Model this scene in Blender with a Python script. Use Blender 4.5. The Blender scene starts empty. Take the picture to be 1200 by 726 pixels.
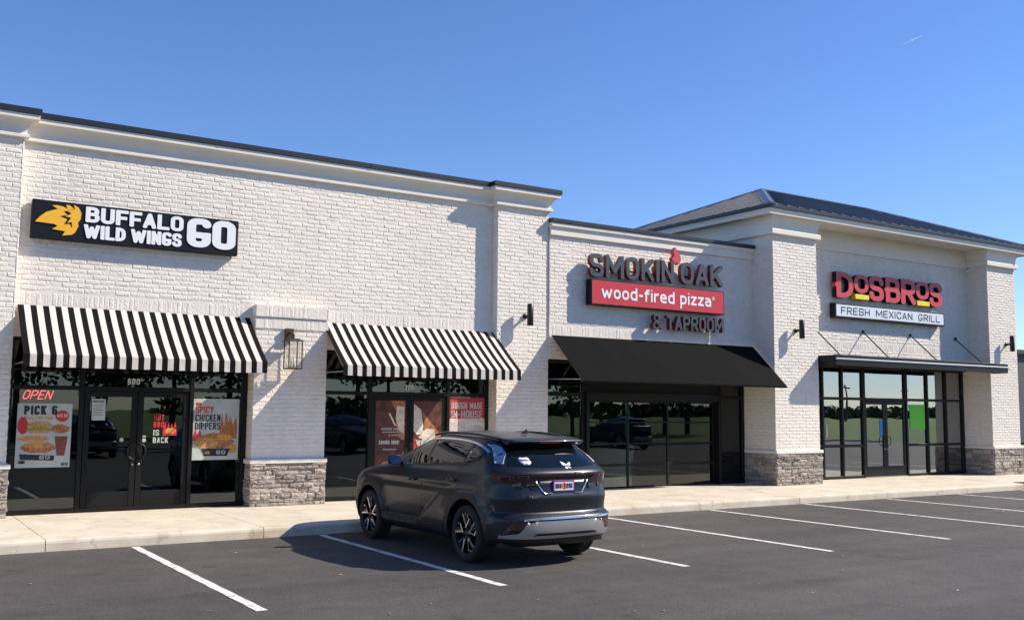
import bpy, math, random
import numpy as np
from mathutils import Vector, Matrix, geometry
random.seed(7)
SC = bpy.context.scene
C = SC.collection
PI = math.pi
R = math.radians

# ------------------------------------------------------------------ camera
CAM = (-3.414, -14.778, 1.925)
YAW, PITCH, ROLL, FPX = R(33.18), R(5.7135), R(0.501), 1177.15
def cam_axes():
    cy, sy = math.cos(YAW), math.sin(YAW)
    f = Vector((sy*math.cos(PITCH), cy*math.cos(PITCH), math.sin(PITCH)))
    r = Vector((cy, -sy, 0)); u = r.cross(f)
    return r*math.cos(ROLL)+u*math.sin(ROLL), -r*math.sin(ROLL)+u*math.cos(ROLL), f
_r, _u, _f = cam_axes()
cd = bpy.data.cameras.new('camera'); cam = bpy.data.objects.new('camera', cd); C.objects.link(cam)
cam.matrix_world = Matrix(((_r.x, _u.x, -_f.x, CAM[0]), (_r.y, _u.y, -_f.y, CAM[1]), (_r.z, _u.z, -_f.z, CAM[2]), (0, 0, 0, 1)))
cd.sensor_width = 36; cd.lens = FPX/1200*36; cd.clip_end = 3000; cd.clip_start = .05
SC.camera = cam
def pix(P):
    d = Vector(P)-Vector(CAM); z = d.dot(_f)
    if z <= .01: return None
    return 600+FPX*d.dot(_r)/z, 363-FPX*d.dot(_u)/z, z

# ------------------------------------------------------------------ light
SUN = Vector((2.2, -1.0, 1.95)).normalized()
w = bpy.data.worlds.new('World'); SC.world = w; w.use_nodes = True
nt = w.node_tree; bg = nt.nodes['Background']
sky = nt.nodes.new('ShaderNodeTexSky'); sky.sky_type = 'NISHITA'; sky.sun_disc = False
sky.sun_elevation = math.asin(SUN.z); sky.sun_rotation = math.atan2(SUN.x, SUN.y)
sky.air_density = 1.0; sky.dust_density = 0; sky.ozone_density = 2.6; sky.altitude = 200
hs = nt.nodes.new('ShaderNodeHueSaturation'); hs.inputs['Saturation'].default_value = 1.12
wb = nt.nodes.new('ShaderNodeVectorMath'); wb.operation = 'MULTIPLY'; wb.inputs[1].default_value = (.89, .945, 1.20)
nt.links.new(sky.outputs[0], hs.inputs['Color']); nt.links.new(hs.outputs[0], wb.inputs[0]); nt.links.new(wb.outputs[0], bg.inputs[0]); bg.inputs[1].default_value = .10
sl = bpy.data.lights.new('sun', 'SUN'); sl.energy = 5.0; sl.angle = R(.53); sl.color = (1, .905, .76)
so = bpy.data.objects.new('sun', sl); C.objects.link(so)
so.rotation_euler = SUN.to_track_quat('Z', 'Y').to_euler(); so.location = (20, -20, 30)
SC.view_settings.view_transform = 'Standard'; SC.view_settings.look = 'None'
SC.view_settings.exposure = 0.5; SC.view_settings.gamma = 1; SC.view_settings.use_curve_mapping = False
try:
    SC.cycles.max_bounces = 6; SC.cycles.transparent_max_bounces = 12; SC.cycles.sample_clamp_indirect = 6
except Exception: pass

# ------------------------------------------------------------------ materials
def nodes(name):
    m = bpy.data.materials.new(name); m.use_nodes = True
    n = m.node_tree.nodes; return m, n, m.node_tree.links, n['Principled BSDF']
def mat(name, col, rough=.6, metal=0, spec=.5, coat=0, emit=None, es=1, vary=0, vs=8, bump=0, bs=60):
    m, n, l, b = nodes(name)
    b.inputs['Base Color'].default_value = (*col, 1); b.inputs['Roughness'].default_value = rough
    b.inputs['Metallic'].default_value = metal; b.inputs['Specular IOR Level'].default_value = spec
    b.inputs['Coat Weight'].default_value = coat; b.inputs['Coat Roughness'].default_value = .08
    if emit: b.inputs['Emission Color'].default_value = (*emit, 1); b.inputs['Emission Strength'].default_value = es
    if vary or bump:
        g = n.new('ShaderNodeNewGeometry')
    if vary:
        t = n.new('ShaderNodeTexNoise'); t.inputs['Scale'].default_value = vs; t.inputs['Detail'].default_value = 6
        l.new(g.outputs['Position'], t.inputs['Vector'])
        r = n.new('ShaderNodeMapRange'); r.inputs[1].default_value = .3; r.inputs[2].default_value = .7
        r.inputs[3].default_value = 1-vary; r.inputs[4].default_value = 1+vary
        l.new(t.outputs['Fac'], r.inputs[0])
        x = n.new('ShaderNodeVectorMath'); x.operation = 'SCALE'; x.inputs[0].default_value = col
        l.new(r.outputs[0], x.inputs['Scale']); l.new(x.outputs[0], b.inputs['Base Color'])
    if bump:
        t2 = n.new('ShaderNodeTexNoise'); t2.inputs['Scale'].default_value = bs; t2.inputs['Detail'].default_value = 5
        l.new(g.outputs['Position'], t2.inputs['Vector'])
        bp = n.new('ShaderNodeBump'); bp.inputs['Strength'].default_value = 1; bp.inputs['Distance'].default_value = bump
        l.new(t2.outputs['Fac'], bp.inputs['Height']); l.new(bp.outputs[0], b.inputs['Normal'])
    return m

def mat_asphalt():
    m, n, l, b = nodes('asphalt'); g = n.new('ShaderNodeNewGeometry')
    def noise(s, d=8, dist=0):
        t = n.new('ShaderNodeTexNoise'); t.inputs['Scale'].default_value = s; t.inputs['Detail'].default_value = d
        t.inputs['Distortion'].default_value = dist; l.new(g.outputs['Position'], t.inputs['Vector']); return t
    big, mid, fine = noise(.35, 4, .6), noise(3, 6), noise(95, 2)
    def mr(src, a, bb, lo, hi):
        r = n.new('ShaderNodeMapRange'); r.inputs[1].default_value = a; r.inputs[2].default_value = bb
        r.inputs[3].default_value = lo; r.inputs[4].default_value = hi; l.new(src, r.inputs[0]); return r.outputs[0]
    def mul(a, c):
        x = n.new('ShaderNodeMath'); x.operation = 'MULTIPLY'; l.new(a, x.inputs[0]); l.new(c, x.inputs[1]); return x.outputs[0]
    f = mul(mul(mr(big.outputs[0], .3, .7, .82, 1.22), mr(mid.outputs[0], .3, .7, .88, 1.12)), mr(fine.outputs[0], .3, .75, .5, 1.7))
    v = n.new('ShaderNodeTexVoronoi'); v.inputs['Scale'].default_value = 70; l.new(g.outputs['Position'], v.inputs['Vector'])
    st = mr(v.outputs['Distance'], .04, .2, 2.2, .9); f = mul(f, st)
    v2 = n.new('ShaderNodeTexVoronoi'); v2.inputs['Scale'].default_value = 26; l.new(g.outputs['Position'], v2.inputs['Vector']); f = mul(f, mr(v2.outputs['Distance'], .05, .12, 2.2, 1.0))
    f = mul(f, mr(noise(22, 4).outputs[0], .3, .7, .78, 1.24))
    # tyre polish streaks running along the aisle and dark drips in the stalls
    mp = n.new('ShaderNodeMapping'); mp.inputs['Scale'].default_value = (.12, 1.6, 1); l.new(g.outputs['Position'], mp.inputs[0])
    t = n.new('ShaderNodeTexNoise'); t.inputs['Scale'].default_value = 1.1; t.inputs['Detail'].default_value = 5; l.new(mp.outputs[0], t.inputs['Vector'])
    f = mul(f, mr(t.outputs[0], .35, .7, .86, 1.14))
    sp = noise(1.35, 3, 1.2); f = mul(f, mr(sp.outputs[0], .62, .74, 1.0, .62))
    x = n.new('ShaderNodeVectorMath'); x.operation = 'SCALE'; x.inputs[0].default_value = (.069, .063, .057); l.new(f, x.inputs['Scale'])
    l.new(x.outputs[0], b.inputs['Base Color']); b.inputs['Roughness'].default_value = .85
    bp = n.new('ShaderNodeBump'); bp.inputs['Distance'].default_value = .004; bp.inputs['Strength'].default_value = .8
    ad = n.new('ShaderNodeMath'); ad.operation = 'ADD'; l.new(fine.outputs[0], ad.inputs[0]); l.new(v.outputs['Distance'], ad.inputs[1])
    l.new(ad.outputs[0], bp.inputs['Height']); l.new(bp.outputs[0], b.inputs['Normal']); return m
def mat_line():
    m, n, l, b = nodes('road_paint'); g = n.new('ShaderNodeNewGeometry'); out = []
    for s_, d, a, c in ((60, 3, .56, .66), (7, 6, .55, .68)):
        t = n.new('ShaderNodeTexNoise'); t.inputs['Scale'].default_value = s_; t.inputs['Detail'].default_value = d; l.new(g.outputs['Position'], t.inputs[0])
        r = n.new('ShaderNodeMapRange'); r.inputs[1].default_value = a; r.inputs[2].default_value = c; r.inputs[3].default_value = 0; r.inputs[4].default_value = .8; l.new(t.outputs[0], r.inputs[0]); out.append(r.outputs[0])
    x = n.new('ShaderNodeMath'); x.operation = 'MAXIMUM'; l.new(out[0], x.inputs[0]); l.new(out[1], x.inputs[1])
    mx = n.new('ShaderNodeMix'); mx.data_type = 'RGBA'; l.new(x.outputs[0], mx.inputs[0]); mx.inputs[6].default_value = (.74, .72, .68, 1); mx.inputs[7].default_value = (.16, .15, .14, 1)
    l.new(mx.outputs[2], b.inputs['Base Color']); b.inputs['Roughness'].default_value = .75; return m
def mat_concrete():
    m, n, l, b = nodes('concrete'); g = n.new('ShaderNodeNewGeometry')
    def noise(s, d=6, dist=0):
        t = n.new('ShaderNodeTexNoise'); t.inputs['Scale'].default_value = s; t.inputs['Detail'].default_value = d
        t.inputs['Distortion'].default_value = dist; l.new(g.outputs['Position'], t.inputs['Vector']); return t
    a = n.new('ShaderNodeValToRGB'); a.color_ramp.elements[0].position = .25; a.color_ramp.elements[0].color = (.56, .485, .375, 1)
    a.color_ramp.elements[1].position = .7; a.color_ramp.elements[1].color = (.72, .645, .52, 1)
    l.new(noise(1.8, 8, .4).outputs[0], a.inputs[0])
    rust = n.new('ShaderNodeValToRGB'); rust.color_ramp.elements[0].position = .60; rust.color_ramp.elements[0].color = (0, 0, 0, 1)
    rust.color_ramp.elements[1].position = .76; rust.color_ramp.elements[1].color = (.55, .55, .55, 1); l.new(noise(.9, 5, .8).outputs[0], rust.inputs[0])
    mx = n.new('ShaderNodeMix'); mx.data_type = 'RGBA'; l.new(rust.outputs[0], mx.inputs[0]); l.new(a.outputs[0], mx.inputs[6]); mx.inputs[7].default_value = (.42, .27, .15, 1)
    fi = noise(140, 3); r = n.new('ShaderNodeMapRange'); r.inputs[1].default_value = .3; r.inputs[2].default_value = .7; r.inputs[3].default_value = .82; r.inputs[4].default_value = 1.12
    l.new(fi.outputs[0], r.inputs[0]); x = n.new('ShaderNodeVectorMath'); x.operation = 'SCALE'; l.new(mx.outputs[2], x.inputs[0]); l.new(r.outputs[0], x.inputs['Scale'])
    # scuffed dark patches of tyre rubber
    sc = noise(5, 7, .3); r2 = n.new('ShaderNodeMapRange'); r2.inputs[1].default_value = .60; r2.inputs[2].default_value = .72; r2.inputs[3].default_value = 1; r2.inputs[4].default_value = .72
    l.new(sc.outputs[0], r2.inputs[0]); x2 = n.new('ShaderNodeVectorMath'); x2.operation = 'SCALE'; l.new(x.outputs[0], x2.inputs[0]); l.new(r2.outputs[0], x2.inputs['Scale'])
    l.new(x2.outputs[0], b.inputs['Base Color']); b.inputs['Roughness'].default_value = .85
    bp = n.new('ShaderNodeBump'); bp.inputs['Distance'].default_value = .003; l.new(fi.outputs[0], bp.inputs['Height']); l.new(bp.outputs[0], b.inputs['Normal']); return m
def mat_stone():
    m, n, l, b = nodes('ledge_stone'); g = n.new('ShaderNodeNewGeometry'); oi = n.new('ShaderNodeObjectInfo')
    a = n.new('ShaderNodeValToRGB'); e = a.color_ramp.elements; e[0].position = 0; e[0].color = (.22, .185, .155, 1); e[1].position = 1; e[1].color = (.50, .44, .375, 1)
    for p, c in ((.25, (.34, .295, .25, 1)), (.5, (.27, .24, .215, 1)), (.75, (.41, .355, .295, 1))):
        k = e.new(p); k.color = c
    l.new(oi.outputs['Random'], a.inputs[0])
    t = n.new('ShaderNodeTexNoise'); t.inputs['Scale'].default_value = 22; t.inputs['Detail'].default_value = 8; l.new(g.outputs['Position'], t.inputs['Vector'])
    r = n.new('ShaderNodeMapRange'); r.inputs[1].default_value = .3; r.inputs[2].default_value = .7; r.inputs[3].default_value = .62; r.inputs[4].default_value = 1.3; l.new(t.outputs[0], r.inputs[0])
    x = n.new('ShaderNodeVectorMath'); x.operation = 'SCALE'; l.new(a.outputs[0], x.inputs[0]); l.new(r.outputs[0], x.inputs['Scale']); l.new(x.outputs[0], b.inputs['Base Color'])
    bp = n.new('ShaderNodeBump'); bp.inputs['Distance'].default_value = .018; l.new(t.outputs[0], bp.inputs['Height']); l.new(bp.outputs[0], b.inputs['Normal'])
    b.inputs['Roughness'].default_value = .9; return m
def mat_glass(name, tint=(.55, .6, .58), ior=1.9, extra=.03):
    m, n, l, b = nodes(name); n.remove(b); out = n['Material Output']
    tr = n.new('ShaderNodeBsdfTransparent'); tr.inputs[0].default_value = (*tint, 1)
    gl = n.new('ShaderNodeBsdfGlossy'); gl.inputs['Roughness'].default_value = .0; gl.inputs['Color'].default_value = (.92, .97, 1, 1)
    fr = n.new('ShaderNodeFresnel'); fr.inputs['IOR'].default_value = ior
    ad = n.new('ShaderNodeMath'); ad.operation = 'ADD'; ad.inputs[1].default_value = extra; ad.use_clamp = True; l.new(fr.outputs[0], ad.inputs[0])
    g = n.new('ShaderNodeNewGeometry'); nz = n.new('ShaderNodeTexNoise'); nz.inputs['Scale'].default_value = .9; nz.inputs['Detail'].default_value = 1; l.new(g.outputs['Position'], nz.inputs['Vector'])
    bp = n.new('ShaderNodeBump'); bp.inputs['Distance'].default_value = .004; bp.inputs['Strength'].default_value = .5; l.new(nz.outputs[0], bp.inputs['Height']); l.new(bp.outputs[0], gl.inputs['Normal'])
    mx = n.new('ShaderNodeMixShader'); l.new(ad.outputs[0], mx.inputs[0]); l.new(tr.outputs[0], mx.inputs[1]); l.new(gl.outputs[0], mx.inputs[2]); l.new(mx.outputs[0], out.inputs[0]); return m

def mat_brick(name, col, bd):
    m, n, l, b = nodes(name); g = n.new('ShaderNodeNewGeometry')
    def noise(s_, d, sc=None):
        t = n.new('ShaderNodeTexNoise'); t.inputs['Scale'].default_value = s_; t.inputs['Detail'].default_value = d
        if sc:
            mp = n.new('ShaderNodeMapping'); mp.inputs['Scale'].default_value = sc; l.new(g.outputs['Position'], mp.inputs[0]); l.new(mp.outputs[0], t.inputs[0])
        else: l.new(g.outputs['Position'], t.inputs[0])
        return t.outputs[0]
    def mr(src, a, c, lo, hi):
        r = n.new('ShaderNodeMapRange'); r.inputs[1].default_value = a; r.inputs[2].default_value = c; r.inputs[3].default_value = lo; r.inputs[4].default_value = hi; l.new(src, r.inputs[0]); return r.outputs[0]
    def mul(a, c):
        x = n.new('ShaderNodeMath'); x.operation = 'MULTIPLY'; l.new(a, x.inputs[0]); l.new(c, x.inputs[1]); return x.outputs[0]
    f = mul(mul(mr(noise(7, 5), .3, .7, .95, 1.05), mr(noise(.7, 4), .3, .7, .96, 1.04)), mr(noise(2.2, 6, (2.2, 2.2, .22)), .58, .78, 1, .88))
    x = n.new('ShaderNodeVectorMath'); x.operation = 'SCALE'; x.inputs[0].default_value = col; l.new(f, x.inputs['Scale'])
    wn = n.new('ShaderNodeMix'); wn.data_type = 'RGBA'; l.new(mr(noise(1.3, 5), .55, .8, 0, .35), wn.inputs[0]); l.new(x.outputs[0], wn.inputs[6]); wn.inputs[7].default_value = (col[0]*.95, col[1]*.88, col[2]*.80, 1)
    l.new(wn.outputs[2], b.inputs['Base Color']); b.inputs['Roughness'].default_value = .65
    h = n.new('ShaderNodeMath'); h.operation = 'ADD'; l.new(noise(26, 3), h.inputs[0]); l.new(noise(75, 4), h.inputs[1])
    bp = n.new('ShaderNodeBump'); bp.inputs['Distance'].default_value = bd; l.new(h.outputs[0], bp.inputs['Height']); l.new(bp.outputs[0], b.inputs['Normal']); return m
M = {}
M['brick'] = mat_brick('painted_brick', (.80, .735, .655), .0075)
M['mortar'] = mat_brick('painted_mortar', (.79, .725, .645), .004)
M['trim'] = mat('white_trim', (.80, .745, .66), .5, vary=.03, vs=3)
M['coping'] = mat('black_coping', (.012, .014, .018), .38, metal=.0, spec=.6)
M['frame'] = mat('black_frame', (.009, .0085, .008), .45, spec=.25)
M['dark'] = mat('dark_interior', (.05, .05, .05), .9)
M['roomfloor'] = mat('room_floor', (.10, .095, .09), .5, vary=.15, vs=2)
M['roomwall'] = mat('room_wall', (.16, .16, .155), .9)
M['fabw'] = mat('white_canvas', (.60, .56, .515), .85, vary=.04, vs=5, bump=.001, bs=300)
M['fabb'] = mat('black_canvas', (.007, .006, .006), .9, spec=.12, vary=.1, vs=6, bump=.001, bs=300)
M['awn'] = mat('charcoal_canvas', (.006, .006, .0065), .95, spec=.1, vary=.12, vs=2.5, bump=.002, bs=200)
M['alu'] = mat('aluminium_tube', (.45, .45, .45), .35, metal=.9)
M['line'] = mat_line()
M['white'] = mat('white_acrylic', (.85, .86, .88), .35)
M['signblack'] = mat('sign_black', (.005, .007, .012), .5, spec=.25)
M['gold'] = mat('sign_gold', (.90, .47, .03), .4)
M['red'] = mat('sign_red', (.56, .035, .05), .4)
M['redside'] = mat('red_return', (.20, .010, .015), .35)
M['bluegrey'] = mat('letter_slate', (.034, .058, .074), .45)
M['dosred'] = mat('letter_red', (.60, .055, .07), .45)
M['yellow'] = mat('letter_yellow', (.95, .72, .03), .4)
M['signwhite'] = mat('sign_white', (.74, .79, .86), .4)
M['signtext'] = mat('sign_text_dark', (.03, .045, .06), .4)
M['lamp'] = mat('black_lamp_metal', (.012, .012, .013), .4)
M['copper'] = mat('aged_copper', (.10, .055, .04), .45, metal=.4)
M['lglass'] = mat_glass('lantern_glass', (.97, .97, .97), 1.02, .04)
M['glassL'] = mat_glass('storefront_glass', (.50, .56, .54), 1.55, .02)
M['glassR'] = mat_glass('reflective_glass', (.40, .47, .46), 1.9, .26)
M['asphalt'] = mat_asphalt(); M['concrete'] = mat_concrete(); M['stone'] = mat_stone()
M['roof'] = mat('standing_seam_roof', (.20, .20, .205), .34, metal=.9)
M['grass'] = mat('grass_ground', (.12, .17, .035), .95, vary=.35, vs=.6, bump=.03, bs=30)
M['leaf'] = mat('tree_leaves', (.055, .085, .025), .7, vary=.5, vs=.8)
M['bark'] = mat('tree_bark', (.09, .07, .055), .9)
M['tactile'] = mat('tactile_dark', (.035, .045, .045), .7)
M['lampglow'] = mat('neon_red', (.6, .05, .05), .4, emit=(1, .16, .14), es=1.1)
M['paper'] = mat('poster_paper', (.50, .53, .47), .5, vary=.08, vs=6)
M['ink'] = mat('poster_ink', (.02, .02, .02), .5)
M['posterred'] = mat('poster_red', (.55, .03, .04), .5)
M['posterorange'] = mat('poster_orange', (.62, .28, .05), .5, vary=.3, vs=30)
M['bun'] = mat('poster_bun', (.55, .27, .08), .5, vary=.35, vs=25)
M['chicken'] = mat('poster_chicken', (.42, .15, .045), .5, vary=.55, vs=40)
M['lettuce'] = mat('poster_lettuce', (.18, .28, .05), .5, vary=.3, vs=40)
M['cola'] = mat('poster_cola', (.22, .06, .03), .4, vary=.3, vs=20)
M['posterbrown'] = mat('poster_brown', (.10, .028, .015), .5, vary=.6, vs=9)
M['crust'] = mat('poster_crust', (.42, .17, .06), .5, vary=.6, vs=22)
M['cream'] = mat('poster_cream', (.72, .62, .50), .5, vary=.25, vs=14)
M['dough'] = mat('poster_dough', (.62, .52, .49), .5, vary=.15, vs=6)
M['green'] = mat('green_sheet', (.12, .62, .03), .5)
M['blue'] = mat('blue_reflection', (.02, .22, .60), .5)

# ------------------------------------------------------------------ builders
class MB:
    def __init__(s): s.v = []; s.f = []; s.m = []; s.sm = []
    def add(s, vs, fs, mi=0, smooth=False):
        o = len(s.v); s.v += [tuple(p) for p in vs]; s.f += [tuple(i+o for i in f) for f in fs]; s.m += [mi]*len(fs); s.sm += [smooth]*len(fs); return s
    def box(s, x0, x1, y0, y1, z0, z1, mi=0):
        v = [(x0,y0,z0),(x1,y0,z0),(x1,y1,z0),(x0,y1,z0),(x0,y0,z1),(x1,y0,z1),(x1,y1,z1),(x0,y1,z1)]
        return s.add(v, [(0,3,2,1),(4,5,6,7),(0,1,5,4),(1,2,6,5),(2,3,7,6),(3,0,4,7)], mi)
    def bbox(s, x0, x1, y0, y1, z0, z1, b=.01, mi=0):      # box with chamfered vertical and horizontal edges on all sides
        b = min(b, (x1-x0)/2.2, (y1-y0)/2.2, (z1-z0)/2.2); V = []; idx = {}
        X, Y, Z = (x0, x1), (y0, y1), (z0, z1)
        for i in (0,1):
            for j in (0,1):
                for k in (0,1):
                    sx, sy, sz = (1,-1)[i]*b, (1,-1)[j]*b, (1,-1)[k]*b
                    idx[i,j,k,0] = len(V); V.append((X[i], Y[j]+sy, Z[k]+sz))
                    idx[i,j,k,1] = len(V); V.append((X[i]+sx, Y[j], Z[k]+sz))
                    idx[i,j,k,2] = len(V); V.append((X[i]+sx, Y[j]+sy, Z[k]))
        F = []
        q = lambda *a: F.append([idx[t] for t in a])
        for i in (0,1): q((i,0,0,0),(i,1,0,0),(i,1,1,0),(i,0,1,0))
        for j in (0,1): q((0,j,0,1),(1,j,0,1),(1,j,1,1),(0,j,1,1))
        for k in (0,1): q((0,0,k,2),(1,0,k,2),(1,1,k,2),(0,1,k,2))
        for i in (0,1):
            for j in (0,1): q((i,j,0,0),(i,j,1,0),(i,j,1,1),(i,j,0,1))
        for i in (0,1):
            for k in (0,1): q((i,0,k,0),(i,1,k,0),(i,1,k,2),(i,0,k,2))
        for j in (0,1):
            for k in (0,1): q((0,j,k,1),(1,j,k,1),(1,j,k,2),(0,j,k,2))
        for i in (0,1):
            for j in (0,1):
                for k in (0,1): F.append([idx[i,j,k,0], idx[i,j,k,1], idx[i,j,k,2]])
        c = Vector(((x0+x1)/2, (y0+y1)/2, (z0+z1)/2)); G = []
        for f in F:
            p = [Vector(V[t]) for t in f]; nn = (p[1]-p[0]).cross(p[2]-p[0]); ce = sum(p, Vector())/len(p)
            G.append(f if nn.dot(ce-c) > 0 else f[::-1])
        return s.add(V, G, mi)
    def tube(s, p0, p1, r0, r1=None, n=10, mi=0, caps=True, smooth=True):
        r1 = r0 if r1 is None else r1; p0, p1 = Vector(p0), Vector(p1); d = (p1-p0).normalized()
        a = d.cross(Vector((0,0,1))) if abs(d.z) < .95 else d.cross(Vector((1,0,0))); a.normalize(); b = d.cross(a)
        V = []
        for p, r in ((p0, r0), (p1, r1)):
            for i in range(n): t = 2*PI*i/n; V.append(p+a*math.cos(t)*r+b*math.sin(t)*r)
        s.add(V, [(i, (i+1)%n, n+(i+1)%n, n+i) for i in range(n)], mi, smooth)
        if caps: s.add(V, [tuple(range(n))[::-1], tuple(range(n, 2*n))], mi)
        return s
    def path(s, pts, r, n=8, mi=0):
        for a, b in zip(pts, pts[1:]): s.tube(a, b, r, r, n, mi)
        return s
    def lathe(s, prof, c, axis='z', n=24, mi=0, smooth=True):   # prof: (radius, along)
        V = []
        for r, h in prof:
            for i in range(n):
                t = 2*PI*i/n; a, b = r*math.cos(t), r*math.sin(t)
                V.append({'z': (c[0]+a, c[1]+b, c[2]+h), 'x': (c[0]+h, c[1]+a, c[2]+b), 'y': (c[0]+a, c[1]+h, c[2]+b)}[axis])
        F = []
        for k in range(len(prof)-1):
            for i in range(n): F.append((k*n+i, k*n+(i+1)%n, (k+1)*n+(i+1)%n, (k+1)*n+i))
        return s.add(V, F, mi, smooth)
    def poly(s, pts, y0, y1, mi=0, mapf=None, holes=()):     # polygon in (x,z), extruded from y0 (front) to y1
        loops = [list(pts)]+[list(h) for h in holes]
        tri = geometry.tessellate_polygon([[Vector((p[0], p[1], 0)) for p in lp] for lp in loops])
        fl = [p for lp in loops for p in lp]; n = len(fl); mf = mapf or (lambda x, z, y: (x, y, z))
        V = [mf(p[0], p[1], y0) for p in fl]+[mf(p[0], p[1], y1) for p in fl]
        F = []
        for t in tri:
            a, b, c = [Vector(fl[i]) for i in t]
            ccw = (b-a).cross(c-a) > 0
            t = tuple(t) if ccw else tuple(t)[::-1]
            F.append(t); F.append(tuple(i+n for i in t[::-1]))
        o = 0
        for lp in loops:
            k = len(lp)
            for i in range(k): F.append((o+i, o+n+i, o+n+(i+1)%k, o+(i+1)%k))
            o += k
        return s.add(V, F, mi)
    def build(s, name, mats, parent=None, recalc=False):
        me = bpy.data.meshes.new(name)
        L = root_loc(parent)
        me.from_pydata([(x-L[0], y-L[1], z-L[2]) for x, y, z in s.v], [], s.f)
        if not isinstance(mats, (list, tuple)): mats = [mats]
        for m in mats: me.materials.append(m)
        me.polygons.foreach_set('material_index', s.m); me.polygons.foreach_set('use_smooth', s.sm)
        if recalc:
            import bmesh
            bm = bmesh.new(); bm.from_mesh(me); bmesh.ops.remove_doubles(bm, verts=bm.verts, dist=1e-5); bmesh.ops.recalc_face_normals(bm, faces=bm.faces); bm.to_mesh(me); bm.free()
        me.update(); o = bpy.data.objects.new(name, me); C.objects.link(o)
        if parent: o.parent = parent
        return o
def root_loc(p):
    if p is None: return (0, 0, 0)
    while p.parent: p = p.parent
    return tuple(p.location)
def tag(o, label=None, cat=None, group=None, kind=None):
    if label: o['label'] = label
    if cat: o['category'] = cat
    if group: o['group'] = group
    if kind: o['kind'] = kind
    return o
def thing(name, label, cat, loc, group=None):
    o = bpy.data.objects.new(name, None); C.objects.link(o); o.location = loc; o.empty_display_size = .3
    return tag(o, label, cat, group)
def inst(name, me, parent, loc, scale=(1,1,1), rot=(0,0,0)):     # shares mesh data; loc in world space
    o = bpy.data.objects.new(name, me); C.objects.link(o); L = root_loc(parent)
    o.location = (loc[0]-L[0], loc[1]-L[1], loc[2]-L[2]); o.scale = scale; o.rotation_euler = rot; o.parent = parent; return o
def copy_tree(o, parent=None):
    c = o.copy(); C.objects.link(c); c.parent = parent
    for ch in list(o.children): copy_tree(ch, c)
    return c

# ------------------------------------------------------------------ ground, road, kerb
MB().add([(-900,-900,-.12),(900,-900,-.12),(900,900,-.12),(-900,900,-.12)], [(0,1,2,3)]).build('ground', M['grass'])['kind'] = 'structure'
MB().add([(-60,-24,0),(24.6,-24,0),(24.6,.4,0),(-60,.4,0)], [(0,1,2,3)]).add([(24.6,-24,0),(58,-24,0),(58,60,0),(24.6,60,0)], [(0,1,2,3)]).build('parking_lot', M['asphalt'])['kind'] = 'structure'
MB().box(-200,34,-40,-31,-.115,-.04).build('road', M['asphalt'])['kind'] = 'structure'
MB().box(-60,58,-24.3,-24.0,-.1,.14).build('far_kerb', M['concrete'])['kind'] = 'structure'
SP = 2.743
for i in range(-2, 12):
    x = i*SP
    mb = MB(); n = 24; V = []
    for k in range(n+1):
        y = -.06-(5.24-.06)*k/n; j = .006*math.sin(k*2.1+i)
        V += [(x-.055+j, y, .004), (x+.055+j*.6, y, .004)]
    mb.add(V, [(2*k, 2*k+2, 2*k+3, 2*k+1) for k in range(n)])
    mb.build('parking_line', M['line'])['kind'] = 'structure'
# pavement: monolithic slabs with a rounded kerb edge, 12 mm joints
joints = [-7.3, -4.2, -1.13, 1.87, 5.0, 7.9, 10.75, 13.65, 16.6, 19.7, 22.2]
pave = tag(thing('pavement', None, None, (0,0,0)), kind='structure')
def slab(x0, x1, y_back, name='pavement_slab', zc=.155):
    x0 += .006; x1 -= .006; prof = [(.02,-.1),(.03,.0),(.035,zc-.05),(.045,zc-.02),(.065,zc-.005),(.09,zc),(y_back,.172)]
    V = [(x0, y, z) for y, z in prof]+[(x1, y, z) for y, z in prof]; n = len(prof)
    F = [(i, n+i, n+i+1, i+1) for i in range(n-1)]+[tuple(range(n))+(2*n,), tuple(range(n, 2*n))[::-1]+(2*n+1,)]
    V += [(x0, y_back, -.1), (x1, y_back, -.1)]
    MB().add(V, F).build(name, M['concrete'], pave)
for a, b in zip(joints, joints[1:]): slab(a, b, 3.8)
MB().box(-7.3, 22.2, .06, 3.7, -.11, .10).build('pavement_base', M['mortar'], pave)
# kerb ramp at the right end with dark tactile plate
rx0, rx1 = 22.2, 24.4
V = [(22.206,.03,0),(22.206,.04,.135),(22.206,.09,.155),(22.9,.03,0),(22.9,.035,.03),(22.9,.09,.03),(22.206,1.4,.163),(22.9,1.4,.16),(22.206,3.8,.172),(22.9,3.8,.172),
     (26.6,.03,.0),(26.6,.035,.025),(26.6,.09,.03),(26.6,1.4,.16),(26.6,3.8,.172)]
F = [(0,3,4,1),(1,4,5,2),(2,5,7,6),(6,7,9,8),(3,10,11,4),(4,11,12,5),(5,12,13,7),(7,13,14,9)]
MB().add(V, F).box(26.55,26.6,.05,3.8,-.1,.02).build('kerb_ramp', M['concrete'], pave)
tp = tag(MB().add([(22.98,.2,.048),(25.3,.2,.048),(25.3,.85,.112),(22.98,.85,.112),(22.98,.2,.02),(25.3,.2,.02),(25.3,.85,.08),(22.98,.85,.08)],
      [(0,1,2,3),(0,4,5,1),(3,0,4,7),(1,5,6,2)]).build('tactile_plate', M['tactile']), 'dark grey tactile warning plate set in the kerb ramp at the right end', 'tactile plate')
dm = MB()
for i in range(36):
    for j in range(10):
        cx, cy = 23.02+i*.063, .23+j*.063; cz = .0495+(cy-.2)*.0985
        dm.lathe([(.013,0),(.009,.006),(.0,.007)], (cx, cy, cz), 'z', 6)
dm.build('tactile_domes', M['tactile'], tp)['kind'] = 'stuff'

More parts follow.
